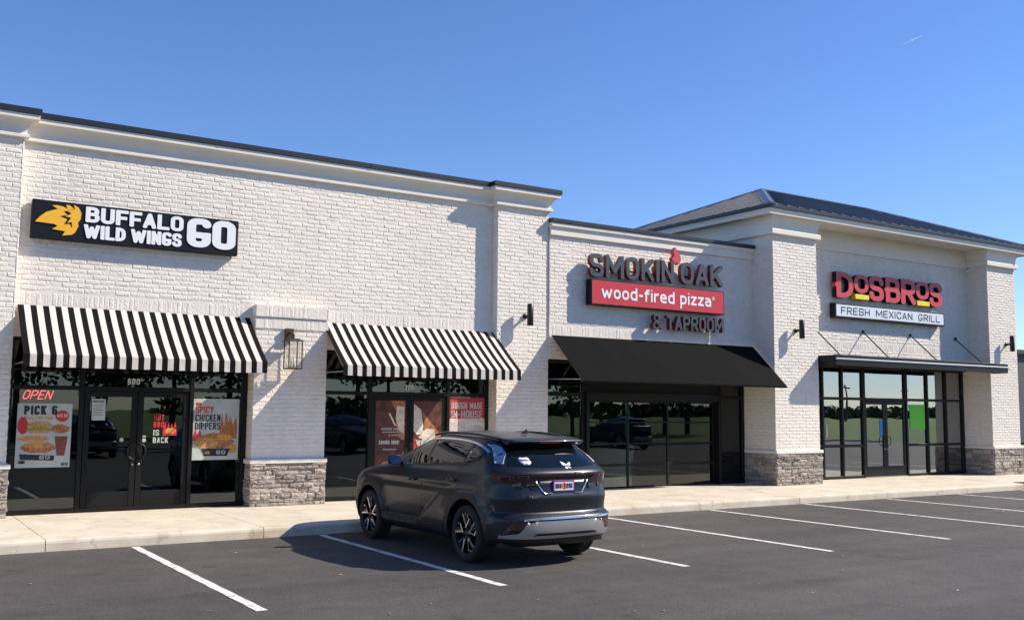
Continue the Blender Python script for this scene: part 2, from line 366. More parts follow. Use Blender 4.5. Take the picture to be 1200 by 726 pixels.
# ------------------------------------------------------------------ brick laying
RH, BH, JW, BL = .0813, .0715, .0098, .2345
variants = []
def brick_mesh(L, H, dep=.02, seed=0):
    rnd = random.Random(seed); V = []; e = .0045; e2 = .013; t = [rnd.uniform(-.0030, .0022) for _ in range(4)]
    for (u, z) in ((0,0),(L,0),(L,H),(0,H)): V.append((u, dep, z))
    for (u, z) in ((0,0),(L,0),(L,H),(0,H)): V.append((u+rnd.uniform(-.001,.001), .0095, z+rnd.uniform(-.001,.001)))
    for k, (u, z) in enumerate(((e,e),(L-e,e),(L-e,H-e),(e,H-e))): V.append((u+rnd.uniform(-.0015,.0015), .0035+t[k]*.5, z+rnd.uniform(-.0015,.0015)))
    for k, (u, z) in enumerate(((e2,e2),(L-e2,e2),(L-e2,H-e2),(e2,H-e2))): V.append((u+rnd.uniform(-.006,.006), t[k], z+rnd.uniform(-.004,.004)))
    F = [(12,13,14,15)]
    for o in (0, 4, 8): F += [(o+4+i, o+i, o+(i+1)%4, o+4+(i+1)%4) for i in range(4)]
    return V, F
for k in range(10): variants.append(brick_mesh(BL, BH, seed=k))
svariants = [brick_mesh(BH, .19, seed=50+k) for k in range(6)]
BRICKS = []     # (wall_key, origin, udir, L, H, variant, full)
def lay(key, o, ud, nd, L, z0, z1, holes=(), soldiers=(), phase=0, zbase=.17):
    """bricks over a face: o = point on the face plane at u=0, ud = unit direction (2D), nd = outward normal (2D)"""
    r0 = int(math.floor((z0-zbase)/RH))-1; r = r0
    def emit(u0, u1, za, zb):
        if u1-u0 < .03 or zb-za < .02: return
        BRICKS.append((key, (o[0]+ud[0]*u0, o[1]+ud[1]*u0, za), ud, nd, u1-u0, zb-za))
    while True:
        za = zbase+r*RH; zb = za+BH; r += 1
        if za > z1-.01: break
        a, b = max(za, z0), min(zb, z1)
        if b-a < .02: continue
        mid = (a+b)/2
        if any(s[0] < mid < s[1] for s in soldiers): continue
        off = (0 if r % 2 else .122)+phase+random.uniform(-.008, .008)
        u = -off
        while u < L:
            w_ = BL+random.uniform(-.005, .005); ua, ub = max(u, .003), min(u+w_, L-.003); u += w_+JW
            segs = [(ua, ub)]
            for h in holes:
                if h[2] < mid < h[3]:
                    ns = []
                    for (p, q) in segs:
                        if q <= h[0] or p >= h[1]: ns.append((p, q))
                        else:
                            if p < h[0]: ns.append((p, h[0]-.003))
                            if q > h[1]: ns.append((h[1]+.003, q))
                    segs = ns
            for p, q in segs: emit(p, q, a, b)
    for sd in soldiers:
        za, zb = sd[0]+.004, sd[1]-.006; u = .003
        while u < L-.02:
            emit(u, min(u+BH, L-.003), za, zb); u += RH

WALLS = {}      # key -> parent object
def emit_bricks(keys, limit=300):
    """the largest in the picture become objects of their own, the rest one joined mesh per wall"""
    mine = [b for b in BRICKS if b[0] in keys]; sc = []
    for i, b in enumerate(mine):
        full = (abs(b[4]-BL) < .0065 and abs(b[5]-BH) < .003)
        c = (b[1][0]+b[2][0]*b[4]/2, b[1][1]+b[2][1]*b[4]/2, b[1][2]+b[5]/2); p = pix(c); s = 0
        if full and p and 4 < p[0] < 1196 and 4 < p[1] < 722:
            to = Vector(CAM)-Vector(c); to.normalize(); cs = to.x*b[3][0]+to.y*b[3][1]
            if cs > 0 and not any(r[0] < p[0] < r[1] and r[2] < p[1] < r[3] for r in HIDE): s = cs/p[2]**2
        sc.append((s, i))
    sc.sort(reverse=True); single = set(i for s, i in sc[:limit] if s > 0)
    rest = {}
    for i, b in enumerate(mine):
        key, o, ud, nd, L, H = b; rnd = random.random()
        full = abs(L-BL) < .0065 and abs(H-BH) < .003
        if i in single:
            k = i % len(variants); me = bpy.data.meshes.get('brick_%d' % k)
            if me is None:
                V, F = variants[k]; me = bpy.data.meshes.new('brick_%d' % k); me.from_pydata([(a, b_, c) for a, b_, c in V], [], F); me.materials.append(M['brick']); me.update()
            # local x -> ud, local y -> inward (-nd)
            ang = math.atan2(ud[1], ud[0])
            pr = rnd*.0045-.0082; inst('brick', me, WALLS[key], (o[0]+nd[0]*pr, o[1]+nd[1]*pr, o[2]), rot=(0, 0, ang), scale=(L/BL, 1, 1))
        else:
            if H > .1 and L < .1: V, F = svariants[i % 6]; V = [(a, bb*.6+.002, c) for a, bb, c in V]; sx, sz = L/BH, H/.19
            else: V, F = variants[i % 10]; sx, sz = L/BL, H/BH
            d = rest.setdefault(key, MB()); pr = rnd*.0045-.0082
            d.add([(o[0]+ud[0]*a*sx-nd[0]*(bb-pr), o[1]+ud[1]*a*sx-nd[1]*(bb-pr), o[2]+c*sz) for a, bb, c in V], F)
    for key, d in rest.items():
        d.build('brickwork', M['brick'], WALLS[key])['kind'] = 'stuff'
HIDE = [(20, 312, 350, 445), (372, 612, 370, 445), (36, 280, 230, 305), (640, 925, 392, 455), (688, 850, 290, 392), (972, 1106, 315, 385)]

def sweep(mb, prof, path, mi=0):
    """profile (out, z) swept along a plan path; outward is to the right of travel; mitred corners"""
    n = len(path); k = len(prof); V = []
    for i in range(n):
        d0 = (Vector(path[i])-Vector(path[i-1])).normalized() if i > 0 else None
        d1 = (Vector(path[i+1])-Vector(path[i])).normalized() if i < n-1 else None
        if d0 is None: d0 = d1
        if d1 is None: d1 = d0
        n0 = Vector((d0.y, -d0.x)); n1 = Vector((d1.y, -d1.x)); m = (n0+n1); m = m/(m.dot(n0))
        for o, z in prof: V.append((path[i][0]+m.x*o, path[i][1]+m.y*o, z))
    F = [(i*k+j, (i+1)*k+j, (i+1)*k+j+1, i*k+j+1) for i in range(n-1) for j in range(k-1)]
    F += [tuple(range(k))[::-1], tuple((n-1)*k+j for j in range(k))]
    return mb.add(V, F, mi)
def cove(o0, z0, o1, z1, n=7):
    return [(o0+(o1-o0)*(1-math.cos(PI/2*t/n)), z0+(z1-z0)*math.sin(PI/2*t/n)) for t in range(n+1)]

# ------------------------------------------------------------------ stone veneer
smesh = []
for k in range(14):
    rnd = random.Random(100+k); V = []; nx, nz = 4, 3
    for j in range(nz+1):
        for i in range(nx+1):
            ed = (i in (0, nx)) or (j in (0, nz)); u, z = i/nx, j/nz
            V.append((u+(0 if i in (0, nx) else rnd.uniform(-.05,.05)), (.35 if ed else 0)+rnd.uniform(-.35,.25), z+(rnd.uniform(-.03,.03) if not ed else rnd.uniform(-.04,.04))))
    nv = len(V); F = [(j*(nx+1)+i, j*(nx+1)+i+1, (j+1)*(nx+1)+i+1, (j+1)*(nx+1)+i) for j in range(nz) for i in range(nx)]
    ring = [i for i in range(nx+1)]+[j*(nx+1)+nx for j in range(1, nz+1)]+[nz*(nx+1)+i for i in range(nx-1, -1, -1)]+[j*(nx+1) for j in range(nz-1, 0, -1)]
    for i in ring: V.append((V[i][0], 2.6, V[i][2]))
    m_ = len(ring); F += [(ring[i], nv+i, nv+(i+1)%m_, ring[(i+1)%m_]) for i in range(m_)]
    me = bpy.data.meshes.new('stone'); me.from_pydata(V, [], F); me.materials.append(M['stone']); me.update(); smesh.append(me)
def stones(parent, o, ud, nd, L, z0, z1):
    ang = math.atan2(ud[1], ud[0]); z = z0
    while z < z1-.02:
        h = random.choice((.05, .065, .08, .1)); h = min(h, z1-z)
        if z1-(z+h) < .035: h = z1-z
        u = 0
        while u < L-.01:
            l_ = random.choice((.13, .18, .24, .3, .38))*random.uniform(.85, 1.15)
            if L-(u+l_) < .07: l_ = L-u
            pr = random.uniform(-.012, .028)
            inst('stone', random.choice(smesh), parent, (o[0]+ud[0]*(u+.003)+nd[0]*pr, o[1]+ud[1]*(u+.003)+nd[1]*pr, z+.002), (l_-.006, .025, h-.005), (0, 0, ang))
            u += l_
        z += h

ZF, ZS0, ZS1 = .172, .93, 1.01      # pavement level at wall, stone top, sill top
def stone_pier(bld, x0, x1, yf, ybl=None, ybr=None, sill_only_front=False):
    """stone base + sill round the front (and left / right returns to ybl / ybr)"""
    b = MB(); yb = max([v for v in (ybl, ybr, yf+.2) if v]); b.box(x0-.0, x1+.0, yf+.0, yb, .0, ZS0)
    so_ = b.build('stone_base', M['mortar'], bld)
    stones(so_, (x0-.035, yf-.035), (1, 0), (0, -1), x1-x0+.07, ZF-.02, ZS0)
    if ybl: stones(so_, (x0-.035, ybl), (0, -1), (-1, 0), ybl-yf+.02, ZF-.02, ZS0)
    if ybr: stones(so_, (x1+.035, yf-.02), (0, 1), (1, 0), ybr-yf+.02, ZF-.02, ZS0)
    s = MB(); s.bbox(x0-.055, x1+.055, yf-.055, yb, ZS0+.002, ZS1, .008); s.build('stone_sill', M['trim'], bld)

# ------------------------------------------------------------------ storefront helper
def panes(parent, xs, zs, y, fw=.055, fd=.12, glass='glassL', skip=(), fname='storefront_frame'):
    """rectangular grid of mullions (each a part piece) with panes between; xs, zs are centre lines"""
    fr = MB()
    for x in xs: fr.bbox(x-fw/2, x+fw/2, y-fd/2, y+fd/2, zs[0], zs[-1], .006)
    for z in zs[0:1]+zs[-1:]+zs[1:-1]:
        for a, b in zip(xs, xs[1:]): fr.bbox(a+fw/2, b-fw/2, y-fd/2+.004, y+fd/2-.004, z-(0 if z == zs[0] else fw/2), z+(fw if z == zs[0] else fw/2), .006)
    fo = fr.build(fname, M['frame'], parent)
    for i, (a, b) in enumerate(zip(xs, xs[1:])):
        for j, (c, d) in enumerate(zip(zs, zs[1:])):
            if (i, j) in skip: continue
            MB().box(a+fw/2+.001, b-fw/2-.001, y-.006, y+.006, c+fw/2, d-fw/2).build('pane', M[glass], fo)
    return fo
def door(parent, x0, x1, z0, z1, y, hinge, glass='glassL'):
    st, bot = .095, .27; d = MB()
    d.bbox(x0, x0+st, y-.03, y+.03, z0, z1, .006).bbox(x1-st, x1, y-.03, y+.03, z0, z1, .006)
    d.bbox(x0+st, x1-st, y-.029, y+.029, z0, z0+bot, .006).bbox(x0+st, x1-st, y-.029, y+.029, z1-.1, z1, .006)
    do = d.build('door', M['frame'], parent)
    MB().box(x0+st, x1-st, y-.005, y+.005, z0+bot, z1-.1).build('pane', M[glass], do)
    hx = x1-st/2 if hinge == 'l' else x0+st/2; s = 1 if hinge == 'l' else -1
    h = MB(); pts = [(hx, y-.03, 1.02)]; 
    for k in range(9):
        t = PI*k/8; pts.append((hx-s*.10*math.sin(t), y-.085, 1.17-.13*math.cos(t)))
    pts.append((hx, y-.03, 1.32)); pts[0] = (hx, y-.03, 1.04); pts[-1] = (hx, y-.03, 1.30)
    h.path(pts, .011, 8); h.build('handle', M['alu'] if False else M['lamp'], do)
    MB().lathe([(.0,-.012),(.017,-.012),(.019,0)], (hx, y-.031, .95), 'y', 14).build('lock', M['alu'], do)
    return do
def room(bld, x0, x1, y0, y1, z1=3.25):
    r = MB(); z0 = .13
    r.add([(x0,y0,z0),(x1,y0,z0),(x1,y1,z0),(x0,y1,z0)], [(0,1,2,3)], 0)
    r.add([(x0,y0,z1),(x1,y0,z1),(x1,y1,z1),(x0,y1,z1)], [(3,2,1,0)], 1)
    r.add([(x0,y0,z0),(x0,y1,z0),(x0,y1,z1),(x0,y0,z1)], [(0,1,2,3)], 1)
    r.add([(x1,y0,z0),(x1,y1,z0),(x1,y1,z1),(x1,y0,z1)], [(3,2,1,0)], 1)
    r.add([(x0,y1,z0),(x1,y1,z0),(x1,y1,z1),(x0,y1,z1)], [(0,1,2,3)], 1)
    r.build('room_shell', [M['roomfloor'], M['roomwall']], bld)

# ================================================================== LEFT BLOCK
LB = thing('shop_building', 'tall white brick shop block on the left with a flat parapet and two striped awnings', 'building', (2, 3.05, 0))
b = MB(); b.box(-5,-1.31,3.06,4.2,0,6.3); b.box(-1.31,7.88,3.26,3.7,3.06,6.3); b.box(2.67,4.06,3.06,3.9,0,3.80)
b.box(7.88,9.19,3.06,4.2,0,6.3); b.box(2.67,2.9,3.9,11,0,3.3); b.box(-5,9.19,3.7,11.2,3.3,6.25); b.box(-5,9.2,11.0,11.2,0,3.3)
b.box(-5,-4.8,4.2,11,0,3.3); b.box(9.0,9.19,4.2,11,0,3.3)
wl = b.build('wall', M['mortar'], LB); WALLS['L'] = wl
SB = (3.585, 3.795)
lay('L', (-4,3.05), (1,0), (0,-1), 2.70, ZS1, 6.29)
lay('L', (-1.3,3.05), (0,1), (1,0), .2, 3.1, 6.29); lay('L', (-1.3,3.05), (0,1), (1,0), .31, ZS1, 3.06)
lay('L', (-1.3,3.25), (1,0), (0,-1), 9.17, 3.06, 6.30, holes=[(3.94,5.36,3.0,3.80)], soldiers=[SB], phase=.03)
lay('L', (2.66,3.05), (1,0), (0,-1), 1.41, ZS1, 3.38)
lay('L', (2.66,3.42), (0,-1), (-1,0), .36, ZS1, 3.06); lay('L', (2.66,3.25), (0,-1), (-1,0), .19, 3.06, 3.38)
lay('L', (4.07,3.06), (0,1), (1,0), .34, ZS1, 3.4)
for za, zb, yy in ((3.385, 3.585, 3.03), (3.60, 3.815, 3.005)):
    MB().box(2.66,4.07,yy+.01,3.2,za,zb-.004).build('pier_corbel', M['mortar'], LB)
    lay('L', (2.65,yy), (1,0), (0,-1), 1.43, za, zb, soldiers=[(za, zb)]); lay('L', (2.65,3.25), (0,-1), (-1,0), 3.25-yy-.01, za, zb, soldiers=[(za, zb)])
lay('L', (7.87,3.05), (1,0), (0,-1), 1.33, ZS1, 6.29, phase=.06)
lay('L', (7.87,3.25), (0,-1), (-1,0), .19, 3.06, 6.29); lay('L', (7.87,3.42), (0,-1), (-1,0), .36, ZS1, 3.06)
lay('L', (9.2,3.06), (0,1), (1,0), .6, 6.0, 6.29)
stone_pier(LB, -4, -1.3, 3.05, None, 3.36); stone_pier(LB, 2.68, 4.05, 3.05, 3.36, 3.36); stone_pier(LB, 7.89, 9.2, 3.05, 3.36, None)
# cornice: bead, cove, fascia, black metal coping
pth = [(-5,3.05),(-1.3,3.05),(-1.3,3.25),(7.87,3.25),(7.87,3.05),(9.2,3.05),(9.2,4.6)]
c_ = MB(); sweep(c_, [(-.03,6.28),(.055,6.28),(.065,6.29),(.065,6.335),(.055,6.345),(.03,6.35)]+cove(.03,6.36,.165,6.57)+[(.185,6.575),(.185,6.65),(-.03,6.655)], pth)
c_.build('cornice', M['trim'], LB)
c_ = MB(); sweep(c_, [(-.35,6.665),(.205,6.655),(.21,6.66),(.21,6.745),(.2,6.755),(-.35,6.775)], pth); c_.build('coping', M['coping'], LB)
MB().box(-5,9.15,3.6,11.2,6.3,6.64).build('parapet_roof', M['dark'], LB)
room(LB, -4.7, 2.66, 3.52, 10.9); room(LB, 2.91, 8.98, 3.52, 10.9)
fa = panes(LB, [-1.27,-.17,1.66,2.62], [.172,2.24,3.03], 3.42, fw=.07, skip=[(1,0)])
door(LB, -.125, .74, .23, 2.2, 3.42, 'l'); door(LB, .75, 1.62, .23, 2.2, 3.42, 'r')
fb = panes(LB, [4.12,5.14,6.90,7.84], [.172,2.24,3.03], 3.42, fw=.07, skip=[(1,0)])
door(LB, 5.18, 6.015, .23, 2.2, 3.42, 'l'); door(LB, 6.025, 6.86, .23, 2.2, 3.42, 'r')
for x0, x1 in ((-1.3,2.66),(4.07,7.87)): MB().box(x0,x1,3.345,3.5,3.032,3.06).build('lintel', M['frame'], LB)
emit_bricks(['L'])

# ================================================================== MIDDLE BLOCK
MBD = thing('shop_building', 'low white brick shop block in the middle behind the red pizza sign', 'building', (12.3, 3.02, 0))
b = MB(); b.box(9.2,15.6,3.03,3.6,3.07,5.9); b.box(9.2,15.6,3.6,11.2,3.3,5.85); b.box(9.2,15.6,11,11.2,0,3.3)
WALLS['M'] = b.build('wall', M['mortar'], MBD)
lay('M', (9.205,3.02), (1,0), (0,-1), 6.3, 3.07, 5.84, soldiers=[SB])
pth = [(9.2,3.02),(15.5,3.02)]
c_ = MB(); sweep(c_, [(-.03,5.77),(.04,5.77),(.045,5.78),(.045,5.885),(.035,5.895),(.03,5.94),(.075,5.965),(.09,5.97),(.09,6.04),(-.03,6.045)], pth); c_.build('cornice', M['trim'], MBD)
c_ = MB(); sweep(c_, [(-.35,6.055),(.11,6.05),(.115,6.055),(.115,6.13),(.105,6.14),(-.35,6.16)], pth); c_.build('coping', M['coping'], MBD)
MB().box(9.2,15.5,3.4,11.2,5.9,6.04).build('parapet_roof', M['dark'], MBD)
room(MBD, 9.22, 15.48, 3.52, 10.9)
panes(MBD, [9.25,10.40], [.172,2.3,3.03], 3.42, fw=.08); panes(MBD, [14.66,15.45], [.172,2.3,3.03], 3.42, fw=.08)
MB().box(10.44,14.62,3.38,3.46,2.36,3.03).build('header_panel', M['frame'], MBD)
MB().box(10.44,10.52,3.3,3.5,.172,2.36).box(14.54,14.62,3.3,3.5,.172,2.36).box(10.52,14.54,3.3,3.5,2.17,2.355).build('door_surround', M['frame'], MBD)
god = MB(); xs = [10.56,11.76,12.99,14.5]; zs = [.178,.70,1.19,1.68,2.165]
for x in xs: god.bbox(x-.03,x+.03,3.44,3.49,zs[0],zs[-1],.005)
for i, z in enumerate(zs):
    for a, c in zip(xs, xs[1:]): god.bbox(a+.035,c-.035,3.445,3.485,max(zs[0],z-(.03 if i in (0,1,4) else .016)),min(zs[-1],z+(.03 if i in (0,1,4) else .016)),.004)
god = god.build('overhead_door', M['frame'], MBD)
for a, c in zip(xs, xs[1:]):
    for d, e in zip(zs, zs[1:]): MB().box(a+.036,c-.036,3.462,3.472,d+.017,e-.017).build('pane', M['glassL'], god)
MB().box(9.2,15.5,3.345,3.5,3.032,3.065).build('lintel', M['frame'], MBD)
emit_bricks(['M'])

# ================================================================== RIGHT BLOCK
RB = thing('shop_building', 'white brick shop block on the right under a dark hipped metal roof', 'building', (21, 2.34, 0))
P1a, P1b, P2a, P2b, YP, YW = 15.5, 17.12, 24.7, 26.15, 2.34, 3.0
b = MB(); b.box(P1a+.01,P1b-.01,YP+.01,3.9,0,6.4); b.box(P2a+.01,P2b-.01,YP+.01,3.9,0,6.4); b.box(P1b-.01,P2a+.01,YW+.01,3.5,3.24,6.9)
b.box(P1a+.01,P2b-.01,3.9,11.2,3.35,6.9); b.box(P1a+.01,P1a+.2,3.9,11.2,0,3.35); b.box(P2b-.2,P2b-.01,3.9,11.2,0,3.35); b.box(P1a+.2,P2b-.2,11,11.2,0,3.35)
WALLS['R'] = b.build('wall', M['mortar'], RB)
lay('R', (P1a,YP), (1,0), (0,-1), P1b-P1a, ZS1, 6.36); lay('R', (P1a,3.42), (0,-1), (-1,0), 1.07, ZS1, 3.07); lay('R', (P1a,3.02), (0,-1), (-1,0), .67, 3.07, 6.36)
lay('R', (P1a,3.62), (0,-1), (-1,0), .6, 6.16, 6.36)
lay('R', (P1b,YP+.01), (0,1), (1,0), .9, ZS1, 6.3)
lay('R', (P1b,YW), (1,0), (0,-1), P2a-P1b, 3.25, 6.32, soldiers=[(3.66,3.87)])
lay('R', (P2a,YP), (1,0), (0,-1), P2b-P2a, ZS1, 6.36); lay('R', (P2a,3.3), (0,-1), (-1,0), .95, ZS1, 6.36)
stone_pier(RB, P1a+.02, P1b, YP, 3.36, 3.25); stone_pier(RB, P2a+.02, P2b, YP, 3.25, 3.6)
# capitals on the piers: bead, cove, fascia; frieze board on the recessed wall; soffit
for xa, xb, yb in ((P1a, P1b, 8.0), (P2a, P2b, 4.2)):
    pth = [(xa,yb),(xa,YP),(xb,YP),(xb,YW-.005)]
    c_ = MB(); sweep(c_, [(-.02,6.35),(.07,6.35),(.085,6.365),(.085,6.47),(.07,6.485),(.03,6.49)]+cove(.03,6.5,.15,6.80)+[(.15,6.83),(-.02,6.83)], pth[:-1]+[(xb, YW-.01)])
    c_.build('capital', M['trim'], RB)
MB().box(P1b,P2a,YW-.02,YW+.06,6.34,6.83).box(P1b,P2a,YW-.045,YW+.06,6.30,6.345).build('frieze', M['trim'], RB)
EX0, EX1, EY0, EY1 = 15.12, 26.75, 2.06, 8.35
MB().box(EX0+.05,EX1-.05,EY0+.05,EY1,6.832,6.86).build('soffit', M['trim'], RB)
pth = [(EX0+.06,EY1),(EX0+.06,EY0+.06),(EX1-.06,EY0+.06),(EX1-.06,EY1)]
c_ = MB(); sweep(c_, [(-.04,6.80),(0,6.80),(.015,6.815),(.015,6.90),(.035,6.915),(.035,6.945),(-.04,6.95)], pth); c_.build('fascia', M['trim'], RB)
c_ = MB(); sweep(c_, [(-.1,6.955),(.065,6.95),(.075,6.955),(.075,7.03),(.06,7.04),(-.1,7.06)], pth); c_.build('eave_flashing', M['coping'], RB)
S_, K_ = 3.5, .40; ze = 7.045
A, B_, C2, D = (EX0,EY0,ze), (EX1,EY0,ze), (EX1,EY1,ze), (EX0,EY1,ze); E1, E2 = (EX0+S_,EY0+S_,ze+S_*K_), (EX1-S_,EY0+S_,ze+S_*K_)
rf = MB().add([A,B_,C2,D,E1,E2], [(0,1,5,4),(1,2,5),(2,3,4,5),(3,0,4)]).build('roof', M['roof'], RB)
def seam(p0, p1, wv, up=.035):
    p0, p1 = Vector(p0), Vector(p1); wv = Vector(wv)*.012; u = Vector((0,0,up))
    MB().add([p0-wv,p0+wv,p1+wv,p1-wv,p0-wv+u,p0+wv+u,p1+wv+u,p1-wv+u], [(4,5,6,7),(0,1,5,4),(1,2,6,5),(2,3,7,6),(3,0,4,7)]).build('roof_seam', M['roof'], rf, recalc=True)
x = EX0+.25
while x < EX1-.1:
    t = min(x-EX0, EX1-x, S_); seam((x,EY0,ze), (x,EY0+t,ze+t*K_), (1,0,0)); x += .41
y = EY0+.3
while y < EY1-.1:
    t = min(y-EY0, (EY1-y)*S_/(EY1-EY0-S_), S_); seam((EX0,y,ze), (EX0+t,y,ze+t*K_), (0,1,0)); seam((EX1,y,ze), (EX1-t,y,ze+t*K_), (0,1,0)); y += .41
def hip(p0, p1):
    p0, p1 = Vector(p0), Vector(p1); d = (p1-p0).normalized(); s = d.cross(Vector((0,0,1))).normalized()*.16; u = Vector((0,0,.05)); dn = Vector((0,0,-.03))
    MB().add([p0-s+dn,p0+u,p0+s+dn,p1-s+dn,p1+u,p1+s+dn], [(0,1,4,3),(1,2,5,4),(0,2,1)]).build('hip_cap', M['roof'], rf, recalc=True)
hip(A, E1); hip(B_, E2); hip(D, E1); hip(E1, E2)
room(RB, P1a+.21, P2b-.21, 3.4, 10.9, 3.34)
YG = 3.28
panes(RB, [17.16,18.32,19.12,20.0], [.172,1.05,2.33,3.2], YG, fw=.075, glass='glassR'); panes(RB, [21.92,22.9,23.8,24.64], [.172,1.05,2.33,3.2], YG, fw=.075, glass='glassR')
panes(RB, [20.04,21.88], [2.29,3.2], YG, fw=.075, glass='glassR')
door(RB, 20.05, 20.955, .2, 2.28, YG, 'l', 'glassR'); door(RB, 20.965, 21.87, .2, 2.28, YG, 'r', 'glassR')
MB().box(20.04,21.88,YG-.05,YG+.05,.172,.195).build('threshold', M['alu'], RB)
MB().box(P1b,P2a,YW+.1,YG+.1,3.205,3.24).build('lintel', M['frame'], RB)
emit_bricks(['R'])

for (bl_, za, zb, spans) in ((LB, 6.655, 6.747, ((-1.1, 2.8, 3.04), (7.4, 2.8, 3.04))),):
    for x in (1.9, 4.9): MB().box(x-.02, x+.02, 3.036, 3.10, 6.655, 6.75).build('coping_joint', M['coping'], LB)
for x in (11.3, 14.3): MB().box(x-.02, x+.02, 2.90, 2.96, 6.048, 6.134).build('coping_joint', M['coping'], MBD)
# ================================================================== AWNINGS
def striped_awning(x0, x1, label, n=41):
    zt, yt, zb, yb, zv = 3.575, 3.235, 2.73, 2.2, 2.535
    t = thing('striped_awning', label, 'awning', ((x0+x1)/2, yt, zt), 'striped awnings'); st = (x1-x0)/n
    m = MB(); th = .006; cr = 3
    for i in range(n):
        a, c = x0+i*st, x0+(i+1)*st; mi = i % 2
        V = []
        for k in range(cr+1):
            f = k/cr; sg = -.02*math.sin(PI*f)
            V += [(a, yt+(yb-yt)*f, zt+(zb-zt)*f+sg), (c, yt+(yb-yt)*f, zt+(zb-zt)*f+sg)]
        wob = .004*math.sin(i*1.7)
        V += [(a, yb-.004+wob, zv+.003*math.sin(i)), (c, yb-.004+.004*math.sin((i+1)*1.7), zv+.003*math.sin(i+1))]
        F = [(2*k, 2*k+2, 2*k+3, 2*k+1) for k in range(cr+1)]
        m.add(V, F, 1-mi if False else mi)
    o = m.build('canvas', [M['fabb'], M['fabw']], t)
    md = o.modifiers.new('thick', 'SOLIDIFY'); md.thickness = .005
    f = MB()
    for x in (x0+.03, (x0+x1)/2, x1-.03):
        f.tube((x,yt,zt-.055), (x,yb+.03,zb-.055), .011); f.tube((x,3.3,zb-.12), (x,yb+.03,zb-.12), .012); f.tube((x,yb+.03,zb-.02), (x,yb+.03,zv+.03), .012)
    f.tube((x0+.02,yb+.03,zb-.02), (x1-.02,yb+.03,zb-.02), .013); f.tube((x0+.02,yb+.03,zv+.04), (x1-.02,yb+.03,zv+.04), .013)
    f.build('awning_frame', M['alu'], t); return t
striped_awning(-1.25, 2.61, 'black and white striped awning over the double door with the OPEN sign')
striped_awning(4.03, 7.92, 'black and white striped awning over the doors behind the dark car')
t = thing('plain_awning', 'plain charcoal canvas awning under the red pizza sign', 'awning', (12.3, 3.0, 3.56))
m = MB(); V = []; nx = 20; yt, zt, yb, zb = 3.0, 3.57, 1.9, 2.56
for i in range(nx+1):
    x = 9.24+(15.45-9.24)*i/nx
    for k in range(5):
        f = k/4; V.append((x, yt+(yb-yt)*f, zt+(zb-zt)*f-.012*math.sin(PI*f)*abs(math.sin(i*PI/4))))
    V.append((x, yb+.01, zb-.035))
m.add(V, [(i*6+k, i*6+k+1, (i+1)*6+k+1, (i+1)*6+k) for i in range(nx) for k in range(5)])
o = m.build('canvas', M['awn'], t); md = o.modifiers.new('thick', 'SOLIDIFY'); md.thickness = .006
f = MB()
for x in (9.28, 10.8, 12.35, 13.9, 15.41): f.tube((x,yt,zt-.03), (x,yb+.03,zb-.0), .013); f.tube((x,3.3,zb+.06), (x,yb+.05,zb+.03), .013)
f.tube((9.26,yb+.03,zb-.01), (15.43,yb+.03,zb-.01), .014); f.build('awning_frame', M['alu'], t)
# flat metal canopy on the right
t = thing('metal_canopy', 'flat black metal canopy hung on four rods over the glazed entrance', 'canopy', (20.9, 2.98, 3.3))
m = MB(); x0, x1, yf, yb = P1b+.03, P2a+.06, 1.83, 2.98
m.bbox(x0,x1,yf,yf+.06,3.13,3.40,.008).box(x0,x0+.05,yf+.06,yb,3.10,3.39).box(x1-.0,x1-.05,yf+.06,YP-.01,3.13,3.39); m.build('fascia', M['frame'], t)
MB().box(x0+.05,x1-.06,yf+.06,yb,3.27,3.30).build('deck', M['frame'], t)
MB().bbox(x0-.005,x1+.01,yf-.022,yf-.002,3.275,3.315,.006).build('trim_bar', M['alu'], t)
for xw, xc in ((17.75,17.5),(19.75,19.45),(21.85,21.55),(24.0,23.7)):
    MB().tube((xw,2.99,4.16), (xc,1.95,3.38), .018).build('hanger_rod', M['lamp'], t)
    MB().lathe([(0,-.03),(.05,-.03),(.05,0)], (xw,2.995,4.16), 'y', 12).build('wall_plate', M['lamp'], t)

# ================================================================== LAMPS
def sconce(x, yw, z, label):
    t = thing('wall_lamp', label, 'wall lamp', (x, yw, z), 'cylinder wall lamps')
    MB().lathe([(0,0),(.062,0),(.068,.006),(.068,.46),(.062,.466),(0,.466)], (x,yw-.2,z-.233), 'z', 20).build('lamp_body', M['lamp'], t)
    MB().tube((x,yw-.14,z-.02), (x,yw-.01,z-.02), .03).build('arm', M['lamp'], t)
    MB().lathe([(0,-.03),(.055,-.03),(.06,-.02),(.06,0)], (x,yw-.001,z-.02), 'y', 18).build('back_plate', M['lamp'], t)
sconce(8.58, 3.05, 3.96, 'black cylinder wall lamp right of the second striped awning')
sconce(16.28, 2.34, 4.0, 'black cylinder wall lamp on the pier left of the red letter sign')
sconce(25.55, 2.34, 4.05, 'black cylinder wall lamp on the rightmost pier')
t = thing('lantern', 'glass box lantern in an aged metal frame on the pier between the striped awnings', 'lantern', (3.28, 3.05, 3.0))
cx, cy, hw = 3.30, 2.80, .125
m = MB().bbox(cx-.09,cx+.07,2.97,3.04,3.16,3.40,.01); m.tube((cx-.01,2.98,3.33), (cx,cy,3.27), .02); m.tube((cx,cy,3.27), (cx,cy,3.19), .02); m.build('bracket', M['copper'], t)
